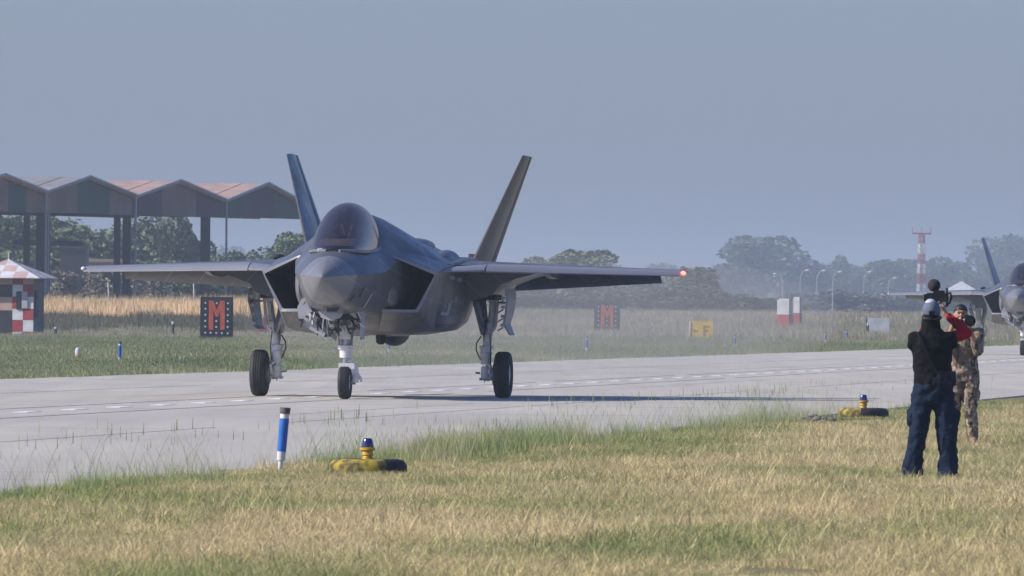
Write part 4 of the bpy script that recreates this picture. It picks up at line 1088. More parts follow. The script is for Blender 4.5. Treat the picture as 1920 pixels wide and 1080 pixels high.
        # shoulder hump (gun fairing to port, slimmer to starboard)
        if s > 0:
            mb = MB(); mb.ball(A_(1.30, 8.3, 2.38), (.23, 1.2, .25), 22, 14); mb.build('shoulder_fairing', M_ram, J, sm=60)
            mb = MB(); mb.ball(A_(1.50, 9.2, 2.34), (.34, 2.1, .17), 22, 14); mb.build('shoulder_fairing', M_ram, J, sm=60)
        else:
            mb = MB(); mb.ball(A_(-1.46, 8.6, 2.36), (.34, 1.4, .15), 18, 12); mb.build('shoulder_fairing', M_ram, J, sm=60)
            mb = MB(); mb.ball(A_(-1.87, 9.6, 2.48), (.11, .4, .065), 14, 8); mb.build('auxiliary_inlet', M_inlet, J, sm=60)
        mb = MB(); mb.box(A_(s * 1.32, 12.3, 2.50), (.10, .7, .16)); mb.build('fin_root_fairing', M_ram, J, sm=30)
    # dorsal door panels
    mb = MB(); mb.ball(A_(.66, 8.8, 2.70), (.34, 1.5, .14), 20, 12); mb.build('dorsal_fairing', M_ram, J, sm=60)
    # canopy -------------------------------------------------------
    CS = [(2.45, .10, 2.575, 2.60), (2.75, .34, 2.57, 2.78), (3.2, .475, 2.56, 3.03), (3.8, .545, 2.58, 3.30), (4.3, .565, 2.62, 3.41), (4.85, .545, 2.70, 3.42), (5.3, .46, 2.82, 3.34), (5.75, .28, 3.0, 3.25)]
    mb = MB(); rings = []; nn = 26
    cc = [spl([Vector(c) for c in [(q[0], q[1], q[2]) for q in CS]], 4), spl([Vector((q[3], 0, 0)) for q in CS], 4)]
    for a, t in zip(*cc):
        ring = []
        for k_ in range(nn + 1):
            an = math.pi * k_ / nn; cx, sz = math.cos(an), max(0.0, math.sin(an))
            ring.append(Vector(A_(a.y * (1 if cx > 0 else -1) * abs(cx) ** .97, a.x, a.z + (t.x - a.z) * sz ** 1.16)))
        rings.append(ring)
    m_ = nn + 1
    vs = [p for q in rings for p in q]; fs = [(i * m_ + k_, i * m_ + k_ + 1, (i + 1) * m_ + k_ + 1, (i + 1) * m_ + k_) for i in range(len(rings) - 1) for k_ in range(nn)]
    mb.add(vs, fs); can = mb.build('canopy', M_can, J, sm=70)
    mb = MB(); mb.tube([r_[0] + Vector((.01, 0, 0)) for r_ in rings], .028, 6, up=(0, 0, 1)); mb.tube([r_[-1] - Vector((.01, 0, 0)) for r_ in rings], .028, 6, up=(0, 0, 1)); mb.build('canopy_sill', M_ram2, can)
        # cockpit
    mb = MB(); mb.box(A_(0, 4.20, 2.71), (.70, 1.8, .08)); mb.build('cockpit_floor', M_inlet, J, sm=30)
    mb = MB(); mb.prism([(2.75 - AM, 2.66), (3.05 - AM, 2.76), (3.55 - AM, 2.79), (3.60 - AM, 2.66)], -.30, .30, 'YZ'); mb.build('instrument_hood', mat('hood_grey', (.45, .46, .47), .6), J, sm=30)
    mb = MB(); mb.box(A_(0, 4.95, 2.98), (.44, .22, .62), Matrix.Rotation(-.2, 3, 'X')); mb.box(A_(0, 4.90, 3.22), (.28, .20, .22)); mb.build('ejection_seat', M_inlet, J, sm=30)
    mb = MB(); sec = [(0.46 * math.cos(math.pi * q / 18), 2.66 + .56 * max(0, math.sin(math.pi * q / 18)) ** 1.1) for q in range(19)]; mb.prism(sec, 4.98 - AM, 5.12 - AM); mb.build('canopy_dark_liner', M_inlet, J, sm=30)  # black plate added so the canopy's inside reads dark against a lighter rim
    # nozzle
    mb = MB(); mb.lathe([(.62, 14.1 - AM), (.60, 14.7 - AM), (.50, 15.3 - AM), (.47, 15.3 - AM), (.52, 14.6 - AM)], (0, 0, 2.02), 'Y', 26); mb.build('engine_nozzle', M_noz, J, sm=40)
    # underside: hook fairing, antenna, doors, strakes
    mb = MB(); mb.ball(A_(.06, 10.9, 1.17), (.235, 1.4, .265), 20, 12); mb.build('hook_fairing', M_sticker, J, sm=60)
    mb = MB(); mb.lathe([(.095, 1.20), (.085, .99), (.05, .95), (.01, .945)], (.29, 7.0 - AM, 0), n=14); mb.build('belly_beacon', M_inlet, J, sm=40)
    for s in (1, -1):
        mb = MB(); mb.box(A_(s * .62, 8.6, 1.155), (.62, 3.2, .05), Matrix.Rotation(s * -.13, 3, 'Y')); mb.build('weapons_bay_door', M_ram, J, sm=30)
    # stencils projected onto the port flank
    def stencil(x, z, w, h, a0, m, name, sgn=1, xdir=None):
        # thin plate laid 3 mm proud where a ray from outboard meets the side
        o_ = Vector((4 * sgn, a0 - AM, z)); hit = bvh.ray_cast(o_, Vector((-sgn, 0, 0)))
        if hit[0] is None: return
        loc, nrm = hit[0], hit[1]
        if nrm.dot(Vector((sgn, 0, 0))) < 0: nrm = -nrm
        t = Vector((0, 1, 0)); t = (t - nrm * t.dot(nrm)).normalized(); b_ = nrm.cross(t)
        mb = MB(); c = loc + nrm * .006
        mb.add([c - t * w - b_ * h, c + t * w - b_ * h, c + t * w + b_ * h, c - t * w + b_ * h], [(0, 1, 2, 3)])
        mb.build(name, m, fus, sm=None, recalc=False)
    for (a, z, w, h) in ((6.9, 2.13, .22, .028), (7.6, 2.10, .22, .035), (7.1, 1.72, .10, .02), (6.9, 1.60, .10, .10), (6.7, 1.5, .22, .03), (7.4, 1.75, .06, .05)): stencil(0, z, w, h, a, M_mark2, 'stencil')
    for (x, a, z, w, h, m) in ((0, 3.1, 1.72, .05, .14, M_mark2), (0, 2.4, 1.86, .04, .10, M_sticker), (0, 2.1, 1.76, .04, .07, M_sticker), (0, 1.9, 1.74, .05, .03, M_sticker)):
        stencil(x, z, w, h, a, m, 'stencil')
    # nose sensor window facets and small plates ahead of the canopy
    mb = MB(); mb.box(A_(-.24, 2.62, 2.585), (.10, .06, .06)); mb.build('sensor_window', M_gear, J, sm=None)
    mb = MB(); mb.box(A_(-.06, 2.62, 2.605), (.11, .06, .045)); mb.build('sensor_window', M_sticker, J, sm=None)
    mb = MB(); mb.prism([(-.17, 1.66), (.17, 1.66), (.11, 1.50), (-.11, 1.50)], 2.25 - AM, 2.95 - AM); mb.build('targeting_window', M_edge, J, sm=None)
    mb = MB(); mb.prism([(-.07, 1.60), (.16, 1.60), (.10, 1.52), (-.07, 1.52)], 2.235 - AM, 2.249 - AM); mb.build('sensor_glass', M_glass, J, sm=None)

    # nose gear ----------------------------------------------------
    g = empty('nose_gear', A_(0, 4.30, 0)); g.parent = J
    MB().tube([(0, .12, 1.55), (0, .03, 1.0), (0, 0, .90)], [.075, .08, .085], 14).build('strut', M_gear, g)
    MB().lathe([(.125, .86), (.135, .87), (.135, .93), (.12, .94)], n=20).build('collar', M_gear, g, sm=30)
    MB().lathe([(.10, .72), (.105, .86)], n=18).build('lower_cylinder', M_gear, g, sm=30)
    MB().tube([(0, 0, .72), (0, 0, .56)], .052, 14).build('piston', M_chrome, g)
    MB().box((.0, -.10, 1.16), (.20, .10, .24)).box((-.06, -.14, 1.22), (.05, .08, .08)).box((.05, -.14, 1.12), (.05, .08, .08)).build('landing_light_box', M_gear, g, sm=None)
    MB().lathe([(.04, -.19), (.05, -.16), (.05, -.12)], (-.04, 0, 1.20), 'Y', 12).build('landing_light', M_refl, g)
    mb = MB(); mb.tube([(-.10, 0, .93), (-.13, .02, 1.28), (-.10, .06, 1.5)], .022, 6); mb.tube([(.10, 0, .93), (.14, .02, 1.25), (.12, .06, 1.5)], .022, 6); mb.tube([(.05, -.04, .92), (.07, -.06, 1.08)], .03, 6); mb.tube([(-.07, -.04, .92), (-.05, -.08, 1.1)], .03, 6)
    mb.build('steering_actuator', M_gearg, g)
    mb = MB(); mb.tube([(0, .1, .86), (0, .26, .72), (.02, .10, .56)], .03, 6); mb.build('torque_link', M_gear, g)
    mb = MB(); mb.box((.03, 0, .575), (.28, .16, .10)); mb.box((.155, 0, .52), (.055, .12, .18)); mb.tube([(.165, 0, .60), (.185, 0, .45), (.175, 0, .29)], [.05, .055, .06], 8); mb.tube([(-.03, 0, .62), (.1, 0, .67), (.16, 0, .56)], .03, 6); mb.build('fork', M_gear, g, sm=35)
    MB().tube([(.18, 0, .29), (-.02, 0, .29)], .04, 10).build('axle', M_gearg, g)
    mb = MB(); mb.tube([(.2, -.02, .42), (.27, -.04, .37), (.29, -.04, .30)], [.04, .03, .02], 7); mb.build('tow_fitting', M_gear, g)
    def wheel(parent, x, z, R_, w, name='wheel'):
        prof = [(R_ * .52, -w / 2 * .55), (R_ * .60, -w / 2 * .86), (R_ * .80, -w / 2 * 1.0), (R_ * .93, -w / 2 * .86), (R_ * .985, -w / 2 * .62)]
        gr = []
        for q in (-.42, -.14, .14, .42): gr += [(R_, (q - .05) * w / 2 * 1.0), (R_ - .012, (q - .035) * w / 2), (R_ - .012, (q + .035) * w / 2), (R_, (q + .05) * w / 2)]
        prof = prof + gr + [(r_, -h) for r_, h in prof[::-1]]
        mb = MB(); mb.lathe(prof, (x, 0, z), 'X', 40); t = mb.build('tyre', M_tyrej, parent, sm=32)
        mb = MB(); mb.lathe([(.05, -w * .42), (R_ * .30, -w * .40), (R_ * .34, -w * .25), (R_ * .50, -w * .30), (R_ * .54, -w * .36), (R_ * .54, w * .36), (R_ * .50, w * .30), (R_ * .34, w * .25), (R_ * .30, w * .40), (.05, w * .42)], (x, 0, z), 'X', 28)
        mb.build('rim', M_gear, parent, sm=35)
    wheel(g, -.005, .29, .29, .205)
    # drag brace and bay clutter
    mb = MB(); mb.tube([(0, .05, 1.02), (0, .75, 1.5)], .035, 8); mb.tube([(-.14, .1, 1.45), (-.02, .7, 1.48)], .025, 6); mb.build('drag_brace', M_gearg, g)
    rj = random.Random(5)
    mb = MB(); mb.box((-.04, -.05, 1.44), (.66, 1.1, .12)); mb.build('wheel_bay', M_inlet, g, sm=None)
    for k_ in range(34):
        mb = MB(); x = rj.uniform(-.50, .26); z = 1.36 - abs(x) * .05; a = rj.uniform(-.9, .3); L = rj.uniform(.08, .26)
        dx = rj.uniform(-.14, .14)
        mb.tube([(x, a, z + .05), (x + dx * .5, a - .02, z - L * .55), (x + dx, a + .04, z - L)], rj.uniform(.008, .02), 5)
        if rj.random() < .35: mb.box((x + dx, a, z - L * .6), (rj.uniform(.04, .10), .06, rj.uniform(.04, .08)))
        mb.build('bay_pipe', rj.choice((M_gearg, M_gear, M_hose, M_gearg)), g, sm=35)
    def plate(mb, outline, thick, o, ax, ay):
        o, ax, ay = Vector(o), Vector(ax), Vector(ay); nrm = ax.cross(ay).normalized() * thick
        n = len(outline); P_ = [o + ax * u + ay * v for u, v in outline]
        mb.add(P_ + [p + nrm for p in P_], [tuple(range(n)), tuple(range(n, 2 * n))[::-1]] + [(k2, (k2 + 1) % n, (k2 + 1) % n + n, k2 + n) for k2 in range(n)])
    # doors: the starboard one shows its pale inner face, the port one is seen nearly edge-on
    PS = [(-.60, 1.80), (-.70, 1.73), (-.77, 1.60), (-.75, 1.42), (-.68, 1.30), (-.52, 1.19), (-.30, 1.08), (-.28, 1.15), (-.44, 1.30), (-.42, 1.42), (-.52, 1.54), (-.55, 1.68)]
    PP = [(.14, 1.49), (.26, 1.60), (.30, 1.74), (.355, 1.70), (.375, 1.55), (.37, 1.30), (.36, 1.04), (.33, 1.12), (.32, 1.40), (.22, 1.42)]
    for PL in (PS, PP):
        s = -1 if PL is PS else 1
        mb = MB(); cut = (0, 5, 7, 12) if s < 0 else None
        if s < 0:
            for q in ((0, 1, 11), (1, 2, 10, 11), (2, 3, 9, 10), (3, 4, 8, 9), (4, 5, 8), (5, 6, 7, 8)): mb.prism([PL[k2] for k2 in q], -.62, -.585)
            out = PL[1:7]
        else:
            for q in ((0, 1, 8, 9), (1, 2, 3, 4), (1, 4, 8), (4, 5, 7, 8), (5, 6, 7)): mb.prism([PL[k2] for k2 in q], -.62, -.585)
            out = PL[3:7]
        n = len(out); vs = [(x, -.60, z) for x, z in out] + [(x, (.55 if s < 0 else -.2), z) for x, z in out] + [(x - s * .03, -.60, z) for x, z in out] + [(x - s * .03, (.55 if s < 0 else -.2), z) for x, z in out]
        fs = []
        for i in range(n - 1): fs += [(i, i + 1, n + i + 1, n + i), (2 * n + i, 3 * n + i, 3 * n + i + 1, 2 * n + i + 1)]
        fs += [(0, n, 3 * n, 2 * n), (n - 1, 3 * n - 1, 4 * n - 1, 2 * n - 1)]
        fs += [(n + i, n + i + 1, 3 * n + i + 1, 3 * n + i) for i in range(n - 1)]
        mb.add(vs, fs); dr = mb.build('nose_gear_door', M_door, g, sm=None)
        rq = random.Random(12 + s)
        for i in range(13 if s < 0 else 9):
            if s < 0: x = rq.uniform(-.70, -.46); z = 1.70 - rq.random() * .48
            else: x = rq.uniform(.24, .35); z = rq.uniform(1.2, 1.62)
            m_ = rq.choice((M_gear, M_hose, M_gearg, M_hose, M_gear)); mb = MB()
            if rq.random() < .5: mb.box((x, -.64, z), (rq.uniform(.02, .07), .04, rq.uniform(.02, .06)))
            else: mb.tube([(x, -.64, z), (x + rq.uniform(-.05, .10), -.66, z - rq.uniform(.03, .12))], rq.uniform(.008, .016), 6)
            mb.build('door_fitting', m_, dr, sm=None)
    mb = MB(); plate(mb, [(-.36, 0), (.10, 0), (.04, -.11), (-.12, -.17), (-.30, -.12)], .03, (0, -.98, 1.53), (1, 0, 0), (0, .1, 1)); mb.build('forward_gear_door', M_door, g, sm=None)
    mb = MB(); plate(mb, [(-.52, 0), (-.40, .05), (-.12, -.24), (-.14, -.34)], .03, (0, -.2, 1.34), (1, 0, 0), (0, 0, 1)); mb.build('door_link', M_gearg, g, sm=None)

    # main gears ---------------------------------------------------
    for s in (1, -1):
        g = empty('main_gear', A_(0, AM, 0)); g.parent = J
        MB().tube([(s * 2.02, -.12, 1.86), (s * 1.98, -.06, 1.45), (s * 1.90, 0, .95), (s * 1.88, 0, .82)], [.055, .06, .075, .10], 12).build('strut', M_gear, g)
        mb = MB(); mb.tube([(s * 1.80, .1, 1.85), (s * 1.86, .06, 1.35), (s * 1.86, .02, .98)], [.05, .05, .04], 8); mb.build('side_brace', M_gearg, g)
        mb = MB(); mb.tube([(s * 2.10, -.14, 1.80), (s * 2.06, -.12, 1.3), (s * 2.02, -.1, 1.22), (s * 1.92, -.08, 1.1)], .028, 6); mb.box((s * 2.0, -.16, 1.55), (.06, .06, .22)); mb.box((s * 1.97, -.16, 1.28), (.10, .06, .10)); mb.box((s * 2.0, -.16, 1.76), (.12, .08, .12)); mb.build('retract_link', M_gear, g, sm=35)
        MB().lathe([(.11, .88), (.125, .89), (.125, .92), (.11, .93)], (s * 1.885, 0, 0), n=20).lathe([(.115, .78), (.12, .79), (.12, .805), (.11, .81)], (s * 1.88, 0, 0), n=20).build('collar', M_gear, g, sm=30)
        MB().lathe([(.095, .60), (.10, .88)], (s * 1.88, 0, 0), n=20).build('lower_cylinder', M_gear, g, sm=30)
        MB().tube([(s * 1.88, 0, .62), (s * 1.88, 0, .45)], .06, 14).build('piston', M_chrome, g)
        mb = MB(); mb.lathe([(.085, .33), (.09, .36), (.09, .54), (.075, .56)], (s * 1.88, 0, 0), n=16); mb.box((s * 1.88, -.02, .335), (.22, .12, .05)); mb.tube([(s * 1.88, 0, .43), (s * 2.10, 0, .415)], .07, 12); mb.build('axle_beam', M_gear, g, sm=35)
        mb = MB(); mb.tube([(s * 1.78, -.03, .44), (s * 1.70, -.05, .45)], .02, 6); mb.box((s * 1.80, -.1, .33), (.03, .05, .04)); mb.box((s * 1.93, -.1, .32), (.04, .05, .04)); mb.tube([(s * 1.86, -.09, .34), (s * 1.87, -.09, .28), (s * 1.90, -.09, .33)], .012, 6); mb.build('tie_down_ring', M_gearg, g)
        mb = MB(); mb.tube([(s * 1.90, -.10, .62), (s * 1.98, -.16, .56), (s * 1.96, -.14, .44)], .028, 6); mb.tube([(s * 1.88, .10, .80), (s * 1.88, .30, .64), (s * 1.88, .10, .48)], .035, 6); mb.build('torque_link', M_gear, g)
        mb = MB(); mb.tube([(s * 1.80, -.06, 1.10), (s * 1.72, -.08, .98), (s * 1.71, -.08, .86), (s * 1.76, -.08, .74), (s * 1.79, -.05, .68)], .012, 6); mb.build('brake_hose', M_hose, g)
        mb = MB(); mb.tube([(s * 1.84, -.1, 1.5), (s * 1.80, -.12, 1.3), (s * 1.84, -.10, 1.1)], .010, 5); mb.tube([(s * 1.96, -.12, 1.15), (s * 1.98, -.14, .9), (s * 1.97, -.12, .66), (s * 2.0, -.1, .5)], .010, 5); mb.build('hydraulic_line', M_hose, g)
        mb = MB(); mb.lathe([(.12, -.06), (.19, -.05), (.20, .05), (.15, .07)], (s * 2.06, 0, .415), 'X', 20); mb.build('brake_stack', M_gearg, g, sm=35)
        wheel(g, s * 2.19, .415, .415, .29)
        # outer door: long curved plate hanging outboard
        mb = MB(); ps = [(2.32, 1.95), (2.34, 1.75), (2.31, 1.52), (2.26, 1.32), (2.31, 1.22), (2.36, 1.12)] if s > 0 else [(2.30, 1.93), (2.33, 1.70), (2.28, 1.48), (2.24, 1.26), (2.18, 1.20)]
        n = len(ps); y0, y1 = (-.75, .8)
        ve = []
        for (yy, off) in ((y0, 0), (y1, 0), (y0, .035), (y1, .035)):
            for i, (x, z) in enumerate(ps): ve.append((s * (x - off), yy * (1 - .12 * i), z))
        fs = []
        for i in range(n - 1): fs += [(i, i + 1, n + i + 1, n + i), (2 * n + i, 3 * n + i, 3 * n + i + 1, 2 * n + i + 1), (i, 2 * n + i, 2 * n + i + 1, i + 1), (n + i, n + i + 1, 3 * n + i + 1, 3 * n + i)]
        fs += [(0, n, 3 * n, 2 * n), (n - 1, 3 * n - 1, 4 * n - 1, 2 * n - 1)]
        mb.add(ve, fs); dr = mb.build('outer_gear_door', M_door if s > 0 else M_ram, g, sm=None)
        mb = MB()
        for i in range(4): mb.box((s * (2.26 - .01 * i), -.70 + .04 * i, 1.78 - i * .16), (.06, .05, .05)); mb.tube([(s * 2.25, -.6, 1.74 - i * .16), (s * 2.15, -.55, 1.68 - i * .16)], .014, 5)
        mb.build('door_hinge', M_gearg, dr, sm=None)
        # inner door and bay
        mb = MB(); mb.prism([(s * 1.62, 1.95), (s * 1.72, 1.95), (s * 1.88, 1.20), (s * 1.84, 1.12)], -.5, .5); mb.build('inner_gear_door', M_ram, g, sm=None)
        mb = MB(); mb.prism([(s * 1.45, 2.28), (s * 2.95, 2.24), (s * 2.55, 2.13), (s * 2.25, 2.02), (s * 2.10, 1.84), (s * 1.72, 1.72), (s * 1.45, 1.75)], -1.1, 1.6); mb.build('wheel_well_fairing', M_ram, g, sm=25)
        mb = MB(); mb.box((s * 1.98, -.1, 1.83), (.24, 1.2, .16)); mb.build('wheel_bay', M_inlet, g, sm=None)
        mb = MB(); mb.tube([(s * 2.12, -.2, 1.70), (s * 2.30, -.2, 1.70)], .02, 6); mb.build('door_rod', M_gearg, g)
    return J
M_redl = glow('red_navigation_lamp', (1.0, .07, .05), 10.0)
M_whl = mat('clear_tip_lamp', (.8, .8, .8), .2, var=0)

jet = make_jet()
pj = at(714.5, 211)
jet.location = (pj.x, pj.y, .012); jet.rotation_euler = (0, 0, -TH)
tag(jet, 'dark grey twin-finned stealth fighter taxiing towards the camera, the near one in full view', 'fighter jet', 'grey fighters taxiing in line')
jet2 = copy_tree(jet)
p2 = at(1918, 436); mid = Vector((p2.x, p2.y, 0)) + TD * 5.2
jet2.location = (mid.x, mid.y, .012)
tag(jet2, 'second grey fighter far behind, cut off by the right edge of the picture', 'fighter jet', 'grey fighters taxiing in line')

# ------------------------------------------------------------------ people
M_skin = mat('tan_skin', (.42, .24, .16), .55, var=.06, scale=6)
M_hair = mat('black_hair', (.012, .011, .011), .6, var=.1, scale=30)
M_navy2 = mat('navy_trouser_cloth', (.012, .024, .052), .85, spec=.15, var=.16, scale=5, bump=.6, bscale=9)
M_blackc = mat('black_vest_cloth', (.007, .008, .009), .85, spec=.12, var=.12, scale=5, bump=.6, bscale=9)
M_redc = mat('red_sleeve_cloth', (.42, .008, .022), .8, spec=.2, var=.14, scale=6, bump=.5, bscale=12)
M_capg = mat('grey_blue_cap_cloth', (.12, .145, .205), .8, var=.08, scale=12)
M_capw = mat('white_cap_top_cloth', (.50, .53, .58), .8, var=.04)
M_bag = mat('navy_bag_nylon', (.009, .011, .028), .7, spec=.15, var=.12, scale=9, bump=.4)
M_cam = mat('black_camera_body', (.010, .010, .012), .45, var=.1, scale=20)
M_fur = mat('grey_foam_windshield', (.05, .045, .048), .95, var=.25, scale=30, bump=.8)
M_boot = mat('dark_boot_leather', (.02, .018, .016), .6, var=.1)
M_tan = mat('tan_boot_leather', (.26, .18, .11), .7, var=.1)
def camo_mat():
    m = bpy.data.materials.new('brown_camouflage_cloth'); m.use_nodes = True
    nt = m.node_tree; n = nt.nodes; l = nt.links; b = n['Principled BSDF']; b.inputs['Roughness'].default_value = .9
    tc = n.new('ShaderNodeTexCoord'); prev = None
    mp = n.new('ShaderNodeMapping'); mp.inputs['Scale'].default_value = (1, 1, .7); l.new(tc.outputs['Object'], mp.inputs[0])
    base = (.30, .23, .16, 1); col = None
    for i, (c, sc, th) in enumerate((((.16, .12, .085, 1), 13, .50), ((.055, .045, .035, 1), 17, .57), ((.48, .41, .33, 1), 19, .62))):
        nz = n.new('ShaderNodeTexNoise'); nz.inputs['Scale'].default_value = sc; nz.inputs['Detail'].default_value = 3
        ad = n.new('ShaderNodeVectorMath'); ad.inputs[1].default_value = (i * 7.3, 0, 0); l.new(mp.outputs[0], ad.inputs[0]); l.new(ad.outputs[0], nz.inputs['Vector'])
        r_ = n.new('ShaderNodeValToRGB'); r_.color_ramp.interpolation = 'CONSTANT'; r_.color_ramp.elements[0].color = (0, 0, 0, 1); r_.color_ramp.elements[1].position = th; r_.color_ramp.elements[1].color = (1, 1, 1, 1); l.new(nz.outputs['Fac'], r_.inputs[0])
        mx = n.new('ShaderNodeMix'); mx.data_type = 'RGBA'; l.new(r_.outputs[0], mx.inputs[0])
        if col is None: mx.inputs[6].default_value = base
        else: l.new(col, mx.inputs[6])
        mx.inputs[7].default_value = c; col = mx.outputs[2]
    l.new(col, b.inputs['Base Color']); return m
M_camo = camo_mat()
def organic(name, mb, m, parent, vox=.012, it=6, disp=0.0, dscale=.12):
    o = mb.build(name, m, parent, sm=None)
    rm = o.modifiers.new('remesh', 'REMESH'); rm.mode = 'VOXEL'; rm.voxel_size = vox; rm.use_smooth_shade = True
    sm_ = o.modifiers.new('smooth', 'SMOOTH'); sm_.iterations = it; sm_.factor = .5
    if disp:
        tx = bpy.data.textures.new(name + '_folds', 'CLOUDS'); tx.noise_scale = dscale; tx.noise_depth = 2
        d = o.modifiers.new('folds', 'DISPLACE'); d.texture = tx; d.strength = disp; d.mid_level = .5; d.texture_coords = 'LOCAL'
    return o
def limb(mb, pts, rad, n=14, up=None, flat=1.0):
    mb.tube(pts, rad, n, up=up, flat=flat)
    for p, r_ in ((pts[0], rad[0]), (pts[-1], rad[-1])):
        rr_ = r_ if not isinstance(r_, (tuple, list)) else min(r_)
        mb.ball(p, rr_ * .97, 12, 8)
def hand(mb, wrist, palm_dir, curl_dir, side, s=1.0):
    """palm plus four bent fingers of different lengths and a thumb leaving its side"""
    w = Vector(wrist); d = Vector(palm_dir).normalized(); c = Vector(curl_dir); c = (c - d * c.dot(d)).normalized(); sd = d.cross(c).normalized() * side
    mb.tube([w - d * .01, w + d * .03 * s, w + d * .08 * s], [(.022, .03), (.018, .04), (.015, .042)], 12, up=c)
    for i, L in enumerate((.072, .080, .074, .058)):
        o_ = w + d * .078 * s + sd * (.031 - .0205 * i) * s
        p1 = o_ + d * (L * .45) + c * .004; p2 = p1 + (d * .45 + c * .9).normalized() * L * .34; p3 = p2 + (c - d * .35).normalized() * L * .28
        mb.tube([o_ - d * .02, o_, p1, p2, p3], [.010, .0098, .0092, .0085, .007], 8)
    o_ = w + d * .025 * s + sd * .032 * s
    mb.tube([o_ - sd * .01, o_ + sd * .018 + d * .02 + c * .008, o_ + sd * .028 + d * .045 + c * .022, o_ + sd * .022 + d * .062 + c * .036], [.013, .0125, .0105, .008], 8)

# --- person in front, seen from behind. local axes: x right, y away from the camera, z up
def person_a():
    p = at(1745, 113.4)
    P = empty('person', (p.x, p.y, 0), 0, 'person in black vest and navy trousers, back turned, filming with raised red sleeves', 'person')
    sh_r, el_r, ha_r = Vector((.185, .02, 1.37)), Vector((.345, .12, 1.415)), Vector((.135, .21, 1.60))
    sh_l, el_l, ha_l = Vector((-.175, .02, 1.36)), Vector((-.115, .30, 1.30)), Vector((-.01, .36, 1.56))
    mb = MB()
    mb.tube([(0, 0, .80), (0, 0, .95), (0, 0, 1.12), (0, .0, 1.28), (0, .0, 1.38), (0, .01, 1.43)], [(.15, .10), (.135, .09), (.145, .095), (.165, .10), (.14, .085), (.06, .055)], 20, up=(1, 0, 0))
    limb(mb, [(0, .0, 1.38), (0, .02, 1.52)], [.055, .052])
    mb.ball((-.005, .03, 1.615), (.075, .095, .108), 22, 16)
    mb.ball((-.082, .03, 1.605), (.012, .022, .032)); mb.ball((.072, .03, 1.605), (.012, .022, .032))
    mb.ball((-.005, .125, 1.60), (.013, .02, .02)); mb.ball((-.005, .10, 1.56), (.045, .03, .03))
    for s, hp, kn, an in ((1, (.085, 0, .84), (.135, -.01, .46), (.165, .0, .08)), (-1, (-.085, 0, .84), (-.115, .0, .46), (-.165, .02, .08))):
        limb(mb, [hp, kn, an], [.08, .055, .038])
        limb(mb, [an, (an[0] + s * .02, an[1] + .13, .04)], [.038, .032])
    for sh, el, ha in ((sh_r, el_r, ha_r), (sh_l, el_l, ha_l)): limb(mb, [sh, el], [.048, .04]); limb(mb, [el, ha], [.038, .026])
    hand(mb, ha_r, (-.25, .15, 1), (-1, .1, -.1), 1); hand(mb, ha_l, (.2, .1, 1), (1, .1, -.1), -1)
    organic('body', mb, M_skin, P, vox=.0065, it=3)
    # trousers
    mb = MB()
    mb.tube([(.02, 0, .98), (.02, 0, .90), (.012, 0, .80), (.012, 0, .74)], [(.175, .125), (.195, .14), (.195, .14), (.15, .12)], 24, up=(1, 0, 0))
    mb.tube([(.10, 0, .90), (.12, 0, .76), (.138, -.005, .60), (.152, -.01, .46), (.162, .0, .30), (.165, .0, .16), (.168, .01, .02)], [(.098, .125), (.108, .12), (.100, .108), (.104, .10), (.088, .09), (.095, .095), (.108, .115)], 22, up=(1, 0, 0))
    mb.tube([(-.075, 0, .90), (-.092, 0, .76), (-.105, 0, .60), (-.125, 0, .46), (-.150, .01, .30), (-.168, .015, .16), (-.178, .02, .02)], [(.098, .125), (.106, .12), (.098, .108), (.092, .10), (.082, .09), (.092, .095), (.110, .12)], 22, up=(1, 0, 0))
    mb.ball((.245, .0, .60), (.035, .07, .09)); mb.ball((-.20, .0, .60), (.035, .07, .09))
    organic('trousers', mb, M_navy2, P, vox=.011, it=4, disp=.045, dscale=.07)
    mb = MB()
    for (x, y, s) in ((.168, .02, 1), (-.178, .04, -1)): mb.ball((x, y + .07, .035), (.055, .15, .05), 14, 8); mb.box((x, y + .06, .0), (.10, .26, .03))
    organic('boots', mb, M_boot, P, vox=.011, it=3)
    # vest
    mb = MB()
    mb.tube([(.018, 0, .845), (.018, 0, .90), (.012, 0, 1.02), (.005, 0, 1.15), (0, .0, 1.27), (0, .0, 1.36), (-.005, .01, 1.41), (-.01, .02, 1.46)], [(.188, .14), (.190, .14), (.182, .13), (.188, .135), (.198, .14), (.185, .12), (.13, .10), (.095, .09)], 26, up=(1, 0, 0))
    limb(mb, [(-.165, 0, 1.36), (-.180, -.01, 1.30)], [.072, .060]); limb(mb, [(.165, 0, 1.365), (.195, 0, 1.32)], [.072, .062])
    organic('vest', mb, M_blackc, P, vox=.011, it=4, disp=.035, dscale=.07)
    # hood/neck cloth
    mb = MB(); mb.tube([(-.01, .01, 1.40), (-.01, .015, 1.46), (-.01, .02, 1.53), (-.008, .03, 1.58)], [(.13, .10), (.098, .095), (.088, .10), (.084, .10)], 20, up=(1, 0, 0)); organic('neck_hood', mb, M_blackc, P, vox=.010, it=4, disp=.012, dscale=.08)
    mb = MB()
    for sh, el, ha, t in ((sh_r, el_r, ha_r, .86), (sh_l, el_l, ha_l, .86)):
        h2 = el.lerp(ha, .82 if ha is ha_r else t); limb(mb, [sh, sh.lerp(el, .5), el], [.060, .058, .054]); limb(mb, [el, el.lerp(ha, .45), h2], [.054, .048, .038])
    organic('sleeves', mb, M_redc, P, vox=.010, it=4, disp=.022, dscale=.07)
    # cap
    mb = MB(); mb.ball((-.005, .025, 1.628), (.088, .108, .105), 24, 16)
    mb.v = [(x, y, max(z, 1.565 + max(0, (y - .05)) * .5)) for x, y, z in mb.v]; cap = organic('cap', mb, M_capg, P, vox=.009, it=2)
